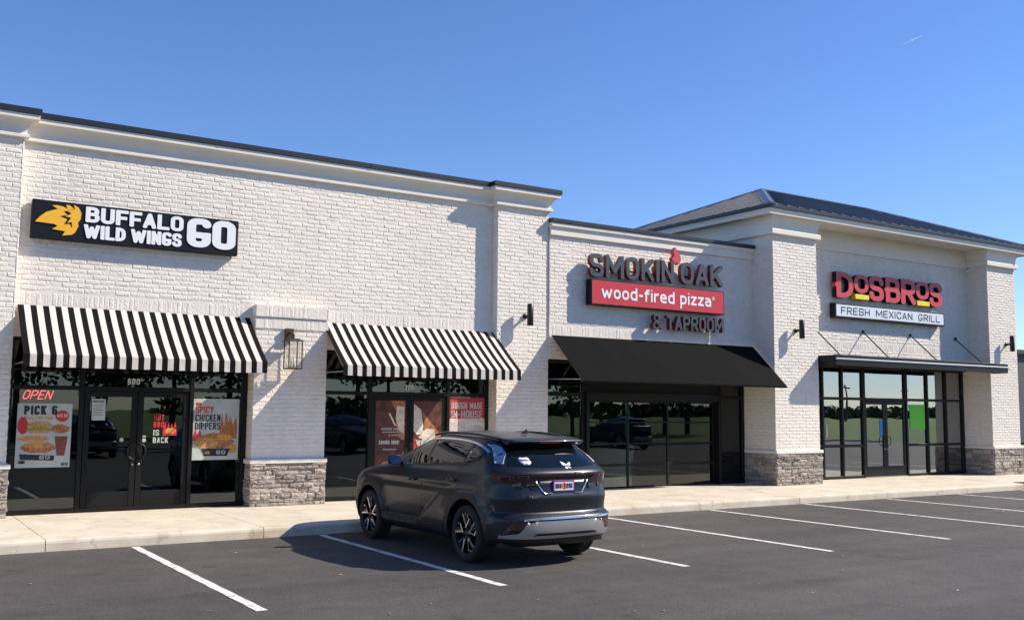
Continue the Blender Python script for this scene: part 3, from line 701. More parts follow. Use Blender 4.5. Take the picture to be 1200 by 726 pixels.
m = MB(); m.add([(cx-hw-.04,cy-hw-.04,3.155),(cx+hw+.04,cy-hw-.04,3.155),(cx+hw+.04,cy+hw+.03,3.155),(cx-hw-.04,cy+hw+.03,3.155),(cx-.06,cy-.06,3.205),(cx+.06,cy-.06,3.205),(cx+.06,cy+.06,3.205),(cx-.06,cy+.06,3.205)], [(0,3,2,1),(0,1,5,4),(1,2,6,5),(2,3,7,6),(3,0,4,7),(4,5,6,7)]); m.build('lantern_roof', M['lamp'], t)
m = MB()
for sx in (-1,1):
    for sy in (-1,1): m.box(cx+sx*hw-.009,cx+sx*hw+.009,cy+sy*hw-.009,cy+sy*hw+.009,2.66,3.155)
m.box(cx-hw-.01,cx+hw+.01,cy-hw-.01,cy+hw+.01,2.64,2.665)
m.build('lantern_frame', M['copper'], t)
for p in ((cx-hw,cx+hw,cy-hw-.002,cy-hw+.002),(cx-hw,cx+hw,cy+hw-.002,cy+hw+.002),(cx-hw-.002,cx-hw+.002,cy-hw,cy+hw),(cx+hw-.002,cx+hw+.002,cy-hw,cy+hw)):
    MB().box(p[0],p[1],p[2],p[3],2.667,3.153).build('pane', M['lglass'], t)
for dx, dy in ((-.035,0),(.04,.02),(0,-.04)):
    MB().lathe([(0,0),(.014,0),(.014,.17),(.008,.18),(.012,.20),(0,.235)], (cx+dx,cy+dy,2.667), 'z', 10).build('candle_bulb', M['white'], t)

# ================================================================== LETTERING (stroke letters -> distance field -> outline)
G = {
'A': [[(0,0),(.5,1),(1,0)],[(.2,.28),(.8,.28)]], 'B': [[(0,0),(0,1),(.93,1,.25),(.93,.53,.22),(0,.53)],[(0,.53),(1,.53,.25),(1,0,.25),(0,0)]],
'C': [[(1,.72),(1,1,.5),(0,1,.5),(0,0,.5),(1,0,.5),(1,.28)]], 'D': [[(0,0),(0,1),(1,1,.45),(1,0,.45),(0,0)]],
'E': [[(1,1),(0,1),(0,0),(1,0)],[(0,.5),(.85,.5)]], 'F': [[(1,1),(0,1),(0,0)],[(0,.48),(.85,.48)]],
'G': [[(1,.86),(1,1,.5),(0,1,.5),(0,0,.5),(1,0,.4),(1,.40),(.56,.40)]], 'H': [[(0,0),(0,1)],[(1,0),(1,1)],[(0,.5),(1,.5)]],
'I': [[(.5,0),(.5,1)]], 'J': [[(1,1),(1,0,.5),(0,0,.5),(0,.3)]], 'K': [[(0,0),(0,1)],[(0.02,.36),(1,1)],[(.36,.58),(1,0)]],
'L': [[(0,1),(0,0),(1,0)]], 'M': [[(0,0),(0,1)],[(0,1),(.5,.25),(1,1)],[(1,1),(1,0)]], 'N': [[(0,0),(0,1)],[(0,1),(1,0)],[(1,0),(1,1)]],
'O': [[(.5,1),(1,1,.5),(1,0,.5),(0,0,.5),(0,1,.5),(.5,1)]], 'P': [[(0,0),(0,1),(1,1,.3),(1,.44,.3),(0,.44)]],
'Q': [[(.5,1),(1,1,.5),(1,0,.5),(0,0,.5),(0,1,.5),(.5,1)],[(.6,.3),(1,0)]], 'R': [[(0,0),(0,1),(1,1,.3),(1,.46,.3),(0,.46)],[(.5,.46),(1,0)]],
'S': [[(1,.76),(1,1,.5),(0,1,.5),(0,.53,.4),(1,.47,.4),(1,0,.5),(0,0,.5),(0,.24)]], 'T': [[(0,1),(1,1)],[(.5,1),(.5,0)]],
'U': [[(0,1),(0,0,.5),(1,0,.5),(1,1)]], 'V': [[(0,1),(.5,0),(1,1)]], 'W': [[(0,1),(.25,0),(.5,.85),(.75,0),(1,1)]],
'X': [[(0,0),(1,1)],[(0,1),(1,0)]], 'Y': [[(0,1),(.5,.40),(1,1)],[(.5,.40),(.5,0)]], 'Z': [[(0,1),(1,1)],[(1,1),(0,0)],[(0,0),(1,0)]],
'&': [[(1,0),(.12,.72,.12),(.12,1,.22),(.68,1,.22),(.68,.66,.2),(0,.36,.2),(0,0,.28),(.62,0,.25),(1,.42)]],
'-': [[(.1,.42),(.9,.42)]], "'": [[(.5,.8),(.5,1)]], '!': [[(.5,.32),(.5,1)],[(.5,0),(.5,.02)]], '.': [[(.5,0),(.5,.02)]], '$': [[(1,.72),(1,.9,.3),(0,.9,.3),(0,.53,.3),(1,.47,.3),(1,.1,.3),(0,.1,.3),(0,.28)],[(.5,0),(.5,1)]],
'0': [[(.5,1),(1,1,.5),(1,0,.5),(0,0,.5),(0,1,.5),(.5,1)]], '1': [[(.6,0),(.6,1),(.15,.82)]], '2': [[(0,.75),(0,1,.5),(1,1,.5),(1,.55,.3),(0,0),(1,0)]],
'4': [[(.75,0),(.75,1),(0,.3),(1,.3)]], '5': [[(1,1),(0,1),(0,.55),(1,.58,.4),(1,0,.5),(0,0,.4),(0,.2)]], '6': [[(1,.8),(1,1,.5),(0,1,.5),(0,0,.5),(1,0,.5),(1,.55,.4),(0,.55,.3)]],
'7': [[(0,1),(1,1),(.35,0)]], '8': [[(.5,1),(.95,1,.4),(.95,.53,.3),(.05,.53,.3),(.05,1,.4),(.5,1)],[(.5,.53),(1,.53,.4),(1,0,.4),(0,0,.4),(0,.53,.4),(.5,.53)]],
'9': [[(0,.2),(0,0,.5),(1,0,.5),(1,1,.5),(0,1,.5),(0,.45,.4),(1,.45,.3)]], '3': [[(0,.78),(0,1,.5),(1,1,.5),(1,.52,.3),(.4,.52)],[(.4,.52),(1,.52,.3),(1,0,.5),(0,0,.5),(0,.22)]],
'o': [[(.5,.7),(1,.7,.4),(1,0,.4),(0,0,.4),(0,.7,.4),(.5,.7)]], 'w': [[(0,.7),(.25,0),(.5,.6),(.75,0),(1,.7)]],
'd': [[(1,0),(1,1)],[(1,.7),(0,.7,.35),(0,0,.35),(1,0)]], 'p': [[(0,-.3),(0,.7)],[(0,.7),(1,.7,.35),(1,0,.35),(0,0)]],
'f': [[(.25,0),(.25,1,.3),(1,1)],[(0,.7),(.9,.7)]], 'i': [[(.5,0),(.5,.7)],[(.5,.98),(.5,1)]], 'r': [[(0,0),(0,.7)],[(0,.45),(.25,.7,.3),(1,.7)]],
'e': [[(.95,0),(0,0,.35),(0,.7,.35),(1,.7,.35),(1,.37),(0,.37)]], 'z': [[(0,.7),(1,.7)],[(1,.7),(0,0)],[(0,0),(1,0)]],
'a': [[(.05,.7),(1,.7,.3),(1,0)],[(1,.4),(0,.4,.2),(0,0,.2),(1,0)]],
}
NARROW = {'I': .0, '-': .5, "'": 0, '!': 0, '.': 0, 'i': 0, '1': .7, 'M': 1.35, 'W': 1.55, 'w': 1.5, 'f': .65, 'r': .62, 'L': .9, 'E': .9, 'F': .88, 'J': .85, 'T': 1.0, 'z': .9, '&': 1.1}
def glyph_mesh(ch, W, hw, res=26, square=True):
    """returns cells polygons and contour segments in cap-height units"""
    strokes = G[ch]; segs = []
    for st in strokes:
        P = []; n = len(st)
        pt = lambda p: (hw+p[0]*(W-2*hw), hw+p[1]*(1-2*hw) if p[1] >= 0 else p[1])
        for i, p in enumerate(st):
            q = Vector((*pt(p), 0)).to_2d()
            if len(p) == 3 and 0 < i < n-1:
                a, c = Vector(pt(st[i-1])), Vector(pt(st[i+1])); da, dc = (a-q), (c-q)
                la = da.length*(.5 if len(st[i-1]) == 3 else 1); lc = dc.length*(.5 if len(st[i+1]) == 3 else 1)
                r = min(p[2], la*.98, lc*.98)
                s0, s1 = q+da.normalized()*r, q+dc.normalized()*r
                for k in range(7):
                    t = k/6; P.append((tuple(s0*(1-t)**2+q*2*t*(1-t)*.9+s1*t**2+(q*.0)) if False else tuple((s0*(1-t)**2+q*2*t*(1-t)+s1*t**2)), True))
            else: P.append((tuple(q), False))
        for i in range(len(P)-1):
            a, c = Vector(P[i][0]), Vector(P[i+1][0])
            if (c-a).length < 1e-6: continue
            def ext(j, sgn):
                if j == 0 or j == len(P)-1:
                    o_ = st[0] if j == 0 else st[-1]; nb = P[1 if j == 0 else len(P)-2][0]
                    vert = abs(nb[1]-P[j][0][1]) > abs(nb[0]-P[j][0][0])
                    return True if (square and ((o_[1] in (0, 1, .7, -.3)) if vert else True)) else (None if square else False)
                if P[j][1]: return False
                u, v = Vector(P[j][0])-Vector(P[j-1][0]), Vector(P[j+1][0])-Vector(P[j][0])
                return u.length > 0 and v.length > 0 and abs(u.normalized().dot(v.normalized())) < .2 and square
            segs.append((a.x, a.y, c.x, c.y, ext(i, 0), ext(i+1, 0)))
    ylo = -.35 if ch in 'p' else 0
    st_ = 1/res; x = np.arange(-st_, W+2*st_, st_); y = np.arange(ylo-st_, 1+2*st_, st_); X, Y = np.meshgrid(x, y)
    D = np.full(X.shape, 9.)
    for ax, ay, cx_, cy_, ea, ec in segs:
        L = math.hypot(cx_-ax, cy_-ay); ux, uy = (cx_-ax)/L, (cy_-ay)/L
        t = (X-ax)*ux+(Y-ay)*uy; p = np.abs(-(X-ax)*uy+(Y-ay)*ux)
        if ea is False: D = np.minimum(D, np.hypot(X-ax, Y-ay)-hw)
        if ec is False: D = np.minimum(D, np.hypot(X-cx_, Y-cy_)-hw)
        t0, t1 = (-hw if ea else 0), (L+hw if ec else L); tm, th = (t0+t1)/2, (t1-t0)/2
        D = np.minimum(D, np.maximum(np.abs(t-tm)-th, p-hw))
    D = np.maximum(D, np.maximum(ylo-Y, Y-1)); D = np.maximum(D, np.maximum(-X, X-W))
    D = np.where(np.abs(D) < 1e-4, 1e-4, D)
    return x, y, D
def glyph_add(mb, ch, W, hw, place, res=26, square=True, mi=0, ms=1, xs=1.0):
    if xs != 1.0:
        pl = place; place = lambda a, b_, k: pl(a*xs, b_, k); W /= xs; hw /= xs
    """place(x, y, k) maps glyph coordinates to world, k 0 front / 1 back"""
    x, y, D = glyph_mesh(ch, W, hw, res, square); V = []; F = []; Ms = []
    def add(pts): i = len(V); V.extend(place(a, b_, 0) for a, b_ in pts); F.append(tuple(range(i, i+len(pts)))); Ms.append(mi)
    ny, nx = D.shape; ins = D < 0
    for j in range(ny-1):
        i = 0
        while i < nx-1:
            c = (ins[j,i], ins[j,i+1], ins[j+1,i+1], ins[j+1,i])
            if all(c):
                k = i
                while k+1 < nx-1 and ins[j,k+2] and ins[j+1,k+2]: k += 1
                add([(x[i],y[j]),(x[k+1],y[j]),(x[k+1],y[j+1]),(x[i],y[j+1])]); i = k+1; continue
            if any(c):
                P = [(x[i],y[j],D[j,i]),(x[i+1],y[j],D[j,i+1]),(x[i+1],y[j+1],D[j+1,i+1]),(x[i],y[j+1],D[j+1,i])]; out = []; cut = []
                for a in range(4):
                    p, q = P[a], P[(a+1)%4]
                    if p[2] < 0: out.append((p[0], p[1]))
                    if (p[2] < 0) != (q[2] < 0):
                        t = p[2]/(p[2]-q[2]); e = (p[0]+(q[0]-p[0])*t, p[1]+(q[1]-p[1])*t); out.append(e); cut.append((e, p[2] < 0))
                add(out)
                for a in range(0, len(cut)):
                    if cut[a][1]:
                        e0 = cut[a][0]; e1 = cut[(a+1) % len(cut)][0]; k = len(V)
                        V.extend([place(*e0,0), place(*e1,0), place(*e1,1), place(*e0,1)]); F.append((k, k+3, k+2, k+1)); Ms.append(ms)
            i += 1
    o = len(mb.v); mb.v += V; mb.f += [tuple(i+o for i in f) for f in F]; mb.m += Ms; mb.sm += [False]*len(F)
def text(s, x0, x1, z0, h, y0, y1, hw, mats, parent=None, name='letter', gap=.10, space=.35, cw=.62, single=False, shear=0, res=26, rise=0, sizes=None, square=True, xs=1.0):
    """lay out s between x0 and x1 on a wall facing -Y; letters become parts (or one joined part)"""
    ws = []
    for ch in s:
        if ch == ' ': ws.append(space); continue
        ws.append(max(2*hw, 2*hw+(cw-2*hw)*NARROW.get(ch, 1)) if NARROW.get(ch, 1) < 1 else cw*NARROW.get(ch, 1))
    nat = sum(ws)+gap*(len(s)-1); k = (x1-x0)/(nat*h)      # fit width: stretch widths and gaps, keep the stroke
    gap2 = gap*k; ws = [2*hw if w_ <= 2*hw+1e-6 else w_*k for w_ in ws]; used = sum(ws)+gap2*(len(s)-1); fix = ((x1-x0)/h-used)/max(1, len(s)-1); gap2 += fix
    x = x0; out = []; mb = MB()
    for i, ch in enumerate(s):
        W = ws[i]
        if ch != ' ':
            hh = h if not sizes else h*sizes.get(i, 1); zz = z0+rise*(x-x0)
            def place(a, b_, kk, x=x, zz=zz, hh=hh): return (x+a*h+shear*b_*hh, y0 if kk == 0 else y1, zz+b_*hh)
            if not single: mb = MB()
            glyph_add(mb, ch, max(W, 2*hw+.001), hw, place, res, square, 0, 1 if len(mats) > 1 else 0, xs)
            if not single: out.append(mb.build(name, mats, parent))
        x += (W+gap2)*h
    if single:
        out.append(mb.build(name, mats, parent))
        if parent: out[-1]['kind'] = 'stuff'
    return out
def flat(parent, pts, y, m, name, th=.002):
    return MB().poly(pts, y, y+th).build(name, M[m] if isinstance(m, str) else m, parent)
def ell(cx, cz, rx, rz, n=28, wob=0, seed=0):
    r = random.Random(seed); return [(cx+rx*(1+wob*r.uniform(-1,1))*math.cos(2*PI*i/n), cz+rz*(1+wob*r.uniform(-1,1))*math.sin(2*PI*i/n)) for i in range(n)]

# ------------------------------------------------------------------ sign 1
t = thing('shop_sign', 'long black sign with a yellow bird wing head, white letters ending in a large GO', 'sign', (.58, 3.24, 5.0))
MB().bbox(-1.13,2.30,3.10,3.235,4.675,5.315,.008).build('sign_panel', M['signblack'], t)
def bwmap(pts):   # picture crop coordinates to sign plane (flat drawing of the logo)
    o = []
    for u, v in pts:
        f = (u-78)/(1152-78); top = 57+f*(168-57); bot = 258+f*(350-258)
        xx = -1.13+3.43*((u-78)/(1152-78))*(1-.105*(1-(u-78)/1074)); o.append((xx, 5.315-.64*(v-top)/(bot-top)))
    return o
y0 = 3.098
flat(t, bwmap([(95,177),(118,152),(150,128),(190,116),(212,112),(180,94),(205,92),(240,100),(262,112),(252,90),(270,92),(295,110),(262,122),(240,124),(262,142),(222,150),(262,165),(246,192),(276,190),(290,214),(286,180),(262,184),(282,158),(250,150),(284,136),(262,124),(300,112),(292,90),(318,104),(334,134),(331,165),(318,184),(322,200),(308,232),(290,246),(240,250),(254,228),(222,222),(186,216),(214,200),(196,190),(150,184)]), y0-.012, 'gold', 'emblem', .012)
bw = [M['white'], M['white']]
text('BUFFALO', -.31, 1.31, 5.015, .262, y0-.012, y0, .14, bw, t, cw=.82, gap=.07, res=26, xs=1.35)
text('WILD WINGS', -.33, 1.29, 4.74, .235, y0-.012, y0, .14, bw, t, cw=.82, gap=.07, space=.3, res=26, xs=1.35)
text('GO', 1.375, 2.25, 4.765, .52, y0-.012, y0, .15, bw, t, cw=.86, gap=.05, res=36, xs=1.45)

# ------------------------------------------------------------------ sign 2
t = thing('shop_sign', 'slate letters over a red wood-fired pizza box with a taproom line beneath', 'sign', (12.2, 3.01, 4.7))
bl = [M['bluegrey'], M['redside']]
ls = text("SMOKIN", 10.15, 12.64, 4.915, .52, 2.80, 2.91, .088, bl, t, cw=.66, gap=.12, res=26, rise=.012)
ls += text("OAK", 12.86, 14.24, 4.955, .52, 2.80, 2.91, .088, bl, t, cw=.66, gap=.10, res=26, rise=.012)
fl = MB(); fpts = [(12.62,5.44),(12.58,5.53),(12.66,5.60),(12.63,5.72),(12.70,5.80),(12.74,5.72),(12.83,5.64),(12.865,5.54),(12.83,5.44),(12.77,5.39),(12.73,5.46),(12.69,5.40)]
fl.poly(fpts, 2.80, 2.91); fl.build('flame', M['dosred'], t)
MB().bbox(10.17,14.27,2.80,2.99,4.285,4.86,.006).build('sign_box', M['signblack'], t)
MB().box(10.20,14.24,2.794,2.799,4.31,4.835).build('sign_face', M['red'], t)
text('wood-fired', 10.46, 12.64, 4.445, .285, 2.788, 2.793, .088, [M['white']], t, cw=.60, gap=.12, res=26)
text('pizza', 12.82, 13.82, 4.455, .285, 2.788, 2.793, .088, [M['white']], t, cw=.60, gap=.12, res=26)
rg = MB()
for k in range(20):
    a, c = 2*PI*k/20, 2*PI*(k+1)/20
    rg.add([(13.9+.045*math.cos(q)*r, 2.791, 4.66+.045*math.sin(q)*r) for q, r in ((a,1),(c,1),(c,.78),(a,.78))], [(3,2,1,0)])
glyph_add(rg, 'R', .7, .1, lambda a, b_, k: (13.882+a*.05, 2.791, 4.637+b_*.05), 14); rg.build('registered_mark', [M['white'], M['white']], t)
ls += text('&', 11.98, 12.27, 3.83, .34, 2.80, 2.91, .058, bl, t, cw=.8, gap=.1)
ls += text('TAPROOM', 12.41, 14.25, 3.835, .34, 2.80, 2.91, .088, bl, t, cw=.66, gap=.10, res=24, rise=.012)
rl = MB()
for x in (10.6, 11.6, 13.3, 14.0): rl.box(x-.02, x+.02, 2.91, 3.01, 5.1, 5.14)
rl.box(10.25,12.6,2.915,2.94,5.10,5.14).box(12.9,14.2,2.915,2.94,5.13,5.17).box(12.62,14.2,2.915,2.94,3.96,4.0)
for x in (12.75, 13.2, 14.0): rl.box(x-.02, x+.02, 2.94, 3.01, 3.965, 3.995)
rl.build('mounting_rail', M['signblack'], t)

# ------------------------------------------------------------------ sign 3
t = thing('shop_sign', 'red block letters with two yellow bars above a white line sign on the right block', 'sign', (20.7, 2.99, 5.0))
dr = [M['dosred'], M['signblack']]
def dlet(ch, xa, xb, za, zb, hw=.135, cwid=None):
    h = zb-za; mb = MB()
    glyph_add(mb, ch, (xb-xa)/h, hw*(.7/h)**.3, lambda a, b_, k: (xa+a*h, 2.72 if k == 0 else 2.86, za+b_*h), 28, xs=1.4); mb.build('letter', dr, t)
for ch, xa, xb, za, zb in (('D',18.36,19.06,5.02,5.72),('O',19.10,19.70,5.20,5.70),('S',19.73,20.36,5.02,5.72),('B',20.44,21.10,5.02,5.73),('R',21.13,21.80,5.02,5.74),('O',21.82,22.42,5.21,5.72),('S',22.44,23.06,5.03,5.74)): dlet(ch, xa, xb, za, zb)
# notched western serifs on D and B
for xx in (18.30, 20.38): MB().poly([(xx,5.37),(xx+.12,5.50),(xx+.12,5.24)], 2.722, 2.86).build('serif', dr[0], t)
for xa in (19.11, 21.83): MB().bbox(xa,xa+.58,2.70,2.86,5.02,5.15,.006).build('yellow_bar', M['yellow'], t)
MB().bbox(18.28,23.12,2.72,2.90,4.475,4.87,.006).build('sign_box', M['signblack'], t)
MB().box(18.33,23.07,2.714,2.719,4.52,4.83).build('sign_face', M['signwhite'], t)
text('FRESH MEXICAN GRILL', 18.52, 22.89, 4.58, .195, 2.709, 2.713, .07, [M['signtext']], t, cw=.62, gap=.17, space=.5, res=22)
rl = MB().box(18.5,22.9,2.88,2.90,5.1,5.14)
rl.build('mounting_rail', M['signblack'], t)

t.location = (t.location.x+.10, t.location.y+.09, t.location.z)
# ------------------------------------------------------------------ door numbers and neon
t = tag(text('600', .56, .76, 2.315, .105, 3.403, 3.408, .085, [M['white']], None, 'door_number', cw=.58, gap=.2, single=True, res=24)[0], 'white number 600 above the left double door', 'number')
t = tag(text('700', 5.91, 6.11, 2.315, .105, 3.403, 3.408, .085, [M['white']], None, 'door_number', cw=.58, gap=.2, single=True, res=24)[0], 'white number 700 above the double door behind the car', 'number')
t = tag(text('OPEN', -1.09, -.66, 2.045, .145, 3.375, 3.385, .045, [M['lampglow']], None, 'neon_sign', cw=.62, gap=.16, single=True, res=34, shear=.35, square=False)[0], 'red neon OPEN sign hanging in the far left window', 'sign')

# ------------------------------------------------------------------ posters (printed sheets stuck inside the glass)
YPO = 3.395
def poster(label, x0, x1, z0, z1, m, y=YPO):
    t = thing('poster', label, 'poster', ((x0+x1)/2, y, z0)); MB().box(x0,x1,y,y+.004,z0,z1).build('sheet', M[m], t); return t
def P(t, pts, k, m, name): return MB().poly(pts, YPO-.0015*k-.0005, YPO-.0015*(k-1)-.0007).build(name, M[m], t)
def PT(t, s, x0, x1, z0, h, k, m, hw=.11, **kw):
    kw.setdefault('cw', .58); kw.setdefault('gap', .12); kw.setdefault('res', 18); kw.setdefault('xs', 1.3)
    return text(s, x0, x1, z0, h, YPO-.0015*k-.0005, YPO-.0015*(k-1)-.0007, hw, [M[m]], t, 'print', single=True, **kw)
p1 = poster('pale PICK 6 poster with burgers and a drink in the far left window', -1.14, -.31, .93, 1.975, 'paper')
PT(p1, 'PICK 6', -1.04, -.54, 1.79, .15, 2, 'ink', .12)
PT(p1, 'MEAL FOR TWO', -1.04, -.60, 1.715, .045, 2, 'posterorange', .10)
P(p1, ell(-.46, 1.77, .105, .095), 2, 'posterred', 'red_dot'); PT(p1, '$19.99', -.54, -.38, 1.75, .055, 3, 'paper', .1)
P(p1, ell(-1.05, 1.61, .08, .14, wob=.08, seed=3), 2, 'posterred', 'food_print')
P(p1, ell(-.80, 1.62, .19, .06, wob=.05, seed=4), 3, 'bun', 'food_print'); P(p1, ell(-.80, 1.55, .2, .035, wob=.12, seed=5), 4, 'lettuce', 'food_print'); P(p1, ell(-.80, 1.515, .18, .03, wob=.05, seed=6), 5, 'bun', 'food_print')
P(p1, ell(-.48, 1.56, .15, .07, wob=.15, seed=7), 3, 'chicken', 'food_print')
P(p1, ell(-.88, 1.40, .24, .045, wob=.1, seed=8), 3, 'posterorange', 'food_print')
P(p1, ell(-.80, 1.25, .27, .085, wob=.1, seed=9), 4, 'chicken', 'food_print'); P(p1, ell(-.80, 1.29, .22, .05, wob=.05, seed=10), 5, 'bun', 'food_print')
P(p1, [(-.56,1.44),(-.36,1.44),(-.40,1.12),(-.52,1.12)], 5, 'cola', 'food_print'); P(p1, [(-.57,1.44),(-.35,1.44),(-.35,1.47),(-.57,1.47)], 6, 'paper', 'food_print')
P(p1, [(-1.08,1.15),(-.55,1.12),(-.56,1.04),(-1.06,1.06)], 6, 'ink', 'food_print'); PT(p1, 'GO', -.78, -.62, 1.065, .06, 7, 'paper', .14)
PT(p1, 'GO', -.44, -.34, .955, .05, 3, 'ink', .14); P(p1, ell(-1.04, 1.02, .055, .025), 7, 'ink', 'food_print')
p2 = poster('small white notice sheet on the left leaf of the first double door', .0, .215, 1.70, 2.06, 'paper')
PT(p2, 'NOTICE', .02, .19, 2.0, .035, 2, 'ink', .12)
for k in range(5): P(p2, [(.03,1.95-k*.04),(.18-.02*(k%2),1.95-k*.04),(.18-.02*(k%2),1.957-k*.04),(.03,1.957-k*.04)], 2, 'posterorange' if False else 'ink', 'print_line')
p3 = thing('poster', 'red HOT and white IS BACK lettering with flames on the right door leaf', 'poster', (1.2, YPO, 1.2))
PT(p3, 'HOT', 1.02, 1.2, 1.70, .10, 1, 'posterred', .10, res=24); PT(p3, 'BBQ', 1.02, 1.2, 1.58, .10, 1, 'posterred', .10, res=24); PT(p3, 'IS', 1.02, 1.12, 1.44, .10, 1, 'paper', .10, res=24); PT(p3, 'BACK', 1.02, 1.28, 1.31, .10, 1, 'paper', .10, res=24)
def flame(x0, x1, z0, z1, n, seed):
    r = random.Random(seed); pts = [(x0, z0), (x1, z0)]
    for k in range(n, 0, -1):
        xa = x0+(x1-x0)*k/n; xb = x0+(x1-x0)*(k-.5)/n; pts += [(xa, z0+(z1-z0)*r.uniform(.25,.5)), (xb+r.uniform(-.3,.3)*(x1-x0)/n, z0+(z1-z0)*r.uniform(.7,1))]
    return pts+[(x0, z0+(z1-z0)*.3)]
P(p3, flame(1.18, 1.42, 1.44, 1.74, 4, 3), 1, 'posterred', 'food_print'); P(p3, ell(1.31, 1.52, .09, .05, wob=.15, seed=5), 2, 'posterorange', 'food_print')
p4 = poster('pale SPICY CHICKEN DIPPERS poster with flames beside the first pier', 1.67, 2.53, 1.0, 2.09, 'paper')
P(p4, [(1.745,2.02),(1.84,2.02),(1.84,1.965),(1.745,1.965)], 2, 'posterred', 'print')
PT(p4, 'SPICY', 1.74, 2.06, 1.83, .125, 2, 'posterred', .085, res=26); PT(p4, 'CHICKEN', 1.74, 2.19, 1.685, .125, 2, 'ink', .085, res=26); PT(p4, 'DIPPERS', 1.74, 2.19, 1.54, .125, 2, 'ink', .085, res=26)
P(p4, flame(2.18, 2.5, 1.38, 1.92, 4, 8), 2, 'chicken', 'food_print'); P(p4, flame(1.70, 1.86, 1.34, 1.55, 2, 5), 2, 'posterred', 'food_print')
P(p4, ell(2.08, 1.33, .36, .14, wob=.10, seed=2), 3, 'chicken', 'food_print'); P(p4, ell(1.95, 1.30, .22, .10, wob=.14, seed=12), 4, 'bun', 'food_print'); P(p4, ell(2.27, 1.40, .15, .06, wob=.14, seed=13), 4, 'posterorange', 'food_print')
P(p4, [(1.86,1.20),(2.38,1.20),(2.33,1.07),(1.92,1.07)], 5, 'ink', 'food_print'); PT(p4, 'GO', 2.13, 2.3, 1.10, .07, 6, 'paper', .14); P(p4, ell(1.98,1.13,.045,.03,10,.2,3), 6, 'posterorange', 'print')
P(p4, ell(2.42, 1.2, .07, .09, wob=.1, seed=3), 4, 'posterorange', 'food_print')
for lab, xx, zz in (('small white round sticker on the right door leaf near the handle', .87, 1.36),('small white sticker on the left door leaf near the handle', .50, 1.37)):
    s_ = thing('sticker', lab, 'sticker', (xx, YPO, zz))
    MB().poly(ell(xx, zz, .035, .035, 16), YPO, YPO+.002).build('sheet', M['paper'], s_)
    if xx > .6: MB().box(xx-.11, xx+.03, YPO, YPO+.002, zz+.055, zz+.08).build('strip', M['paper'], s_)
# second shop posters
p5 = poster('dark brown pizza poster with COMING SOON on the door behind the car', 5.27, 5.92, .50, 2.10, 'posterbrown')
P(p5, [(5.60,2.10),(5.92,2.10),(5.92,1.30),(5.80,1.35),(5.72,1.6),(5.74,1.85)], 2, 'crust', 'food_print'); P(p5, [(5.74,2.0),(5.90,1.98),(5.90,1.45),(5.80,1.5),(5.71,1.75)], 3, 'cream', 'food_print')
P(p5, ell(5.45,1.75,.16,.22,wob=.15,seed=4), 2, 'posterbrown', 'food_print'); P(p5, [(5.55,1.85),(5.58,1.86),(5.72,1.62),(5.69,1.6)], 4, 'cream', 'food_print')
P(p5, ell(5.62,.75,.28,.16,wob=.15,seed=9), 2, 'crust', 'food_print')
PT(p5, 'SMOKIN OAK', 5.40, 5.78, 1.52, .045, 4, 'paper', .1); P(p5, [(5.42,1.475),(5.76,1.475),(5.76,1.49),(5.42,1.49)], 4, 'paper', 'print_line'); PT(p5, '& MORE', 5.56, 5.78, 1.40, .035, 4, 'paper', .1)
PT(p5, 'COMING SOON!', 5.35, 5.80, 1.24, .075, 4, 'paper', .11); P(p5, [(5.44,1.13),(5.74,1.13),(5.74,1.145),(5.44,1.145)], 4, 'paper', 'print_line')
p6 = poster('brown pizza poster with a red WOOD panel on the right leaf behind the car', 6.12, 6.76, .50, 2.10, 'posterbrown')
P(p6, [(6.12,2.04),(6.28,1.93),(6.34,1.75),(6.36,1.45),(6.2,1.42),(6.12,1.5)], 2, 'cream', 'food_print')
P(p6, [(6.28,1.93),(6.76,1.40),(6.70,1.1),(6.3,1.2),(6.34,1.6)], 2, 'crust', 'food_print'); P(p6, ell(6.45,1.42,.2,.12,wob=.25,seed=6), 3, 'cream', 'food_print')
P(p6, [(6.12,1.36),(6.34,1.30),(6.45,1.05),(6.12,1.05)], 4, 'posterred', 'print'); PT(p6, 'WOOD', 6.18, 6.5, 1.20, .12, 5, 'paper', .13)
p7 = poster('red DOUGH MADE IN-HOUSE poster with pale dough beside the second door', 6.94, 7.80, 1.40, 2.18, 'posterred')
P(p7, [(6.94,1.40),(7.80,1.40),(7.80,1.75),(6.94,1.75)], 1, 'cream', 'food_print'); P(p7, ell(7.15,1.53,.2,.11,wob=.05,seed=1), 2, 'dough', 'food_print'); P(p7, ell(7.57,1.52,.2,.10,wob=.05,seed=2), 2, 'dough', 'food_print')
PT(p7, 'DOUGH MADE', 6.99, 7.75, 1.95, .14, 2, 'paper', .085, res=26); PT(p7, 'IN-HOUSE', 6.99, 7.75, 1.76, .16, 2, 'paper', .09, res=26)
tag(MB().box(22.10,22.80,YG-.016,YG-.010,1.5,2.2).build('pane_sheet', M['green']), 'bright green sheet on the pane right of the entrance doors', 'coloured sheet')  # flat green sheet just in front of the pane
tag(MB().box(20.74,20.86,YG-.016,YG-.010,1.30,1.76).build('pane_sheet', M['blue']), 'narrow blue reflection painted as a sheet on the left entrance door leaf', 'coloured sheet')  # blue object reflected in the door glass, put in as a coloured sheet
tag(MB().box(18.46,18.53,YG-.016,YG-.010,1.28,1.62).build('pane_sheet', M['paper']), 'small white notice strip low in the first pane right of the brick pier', 'notice')
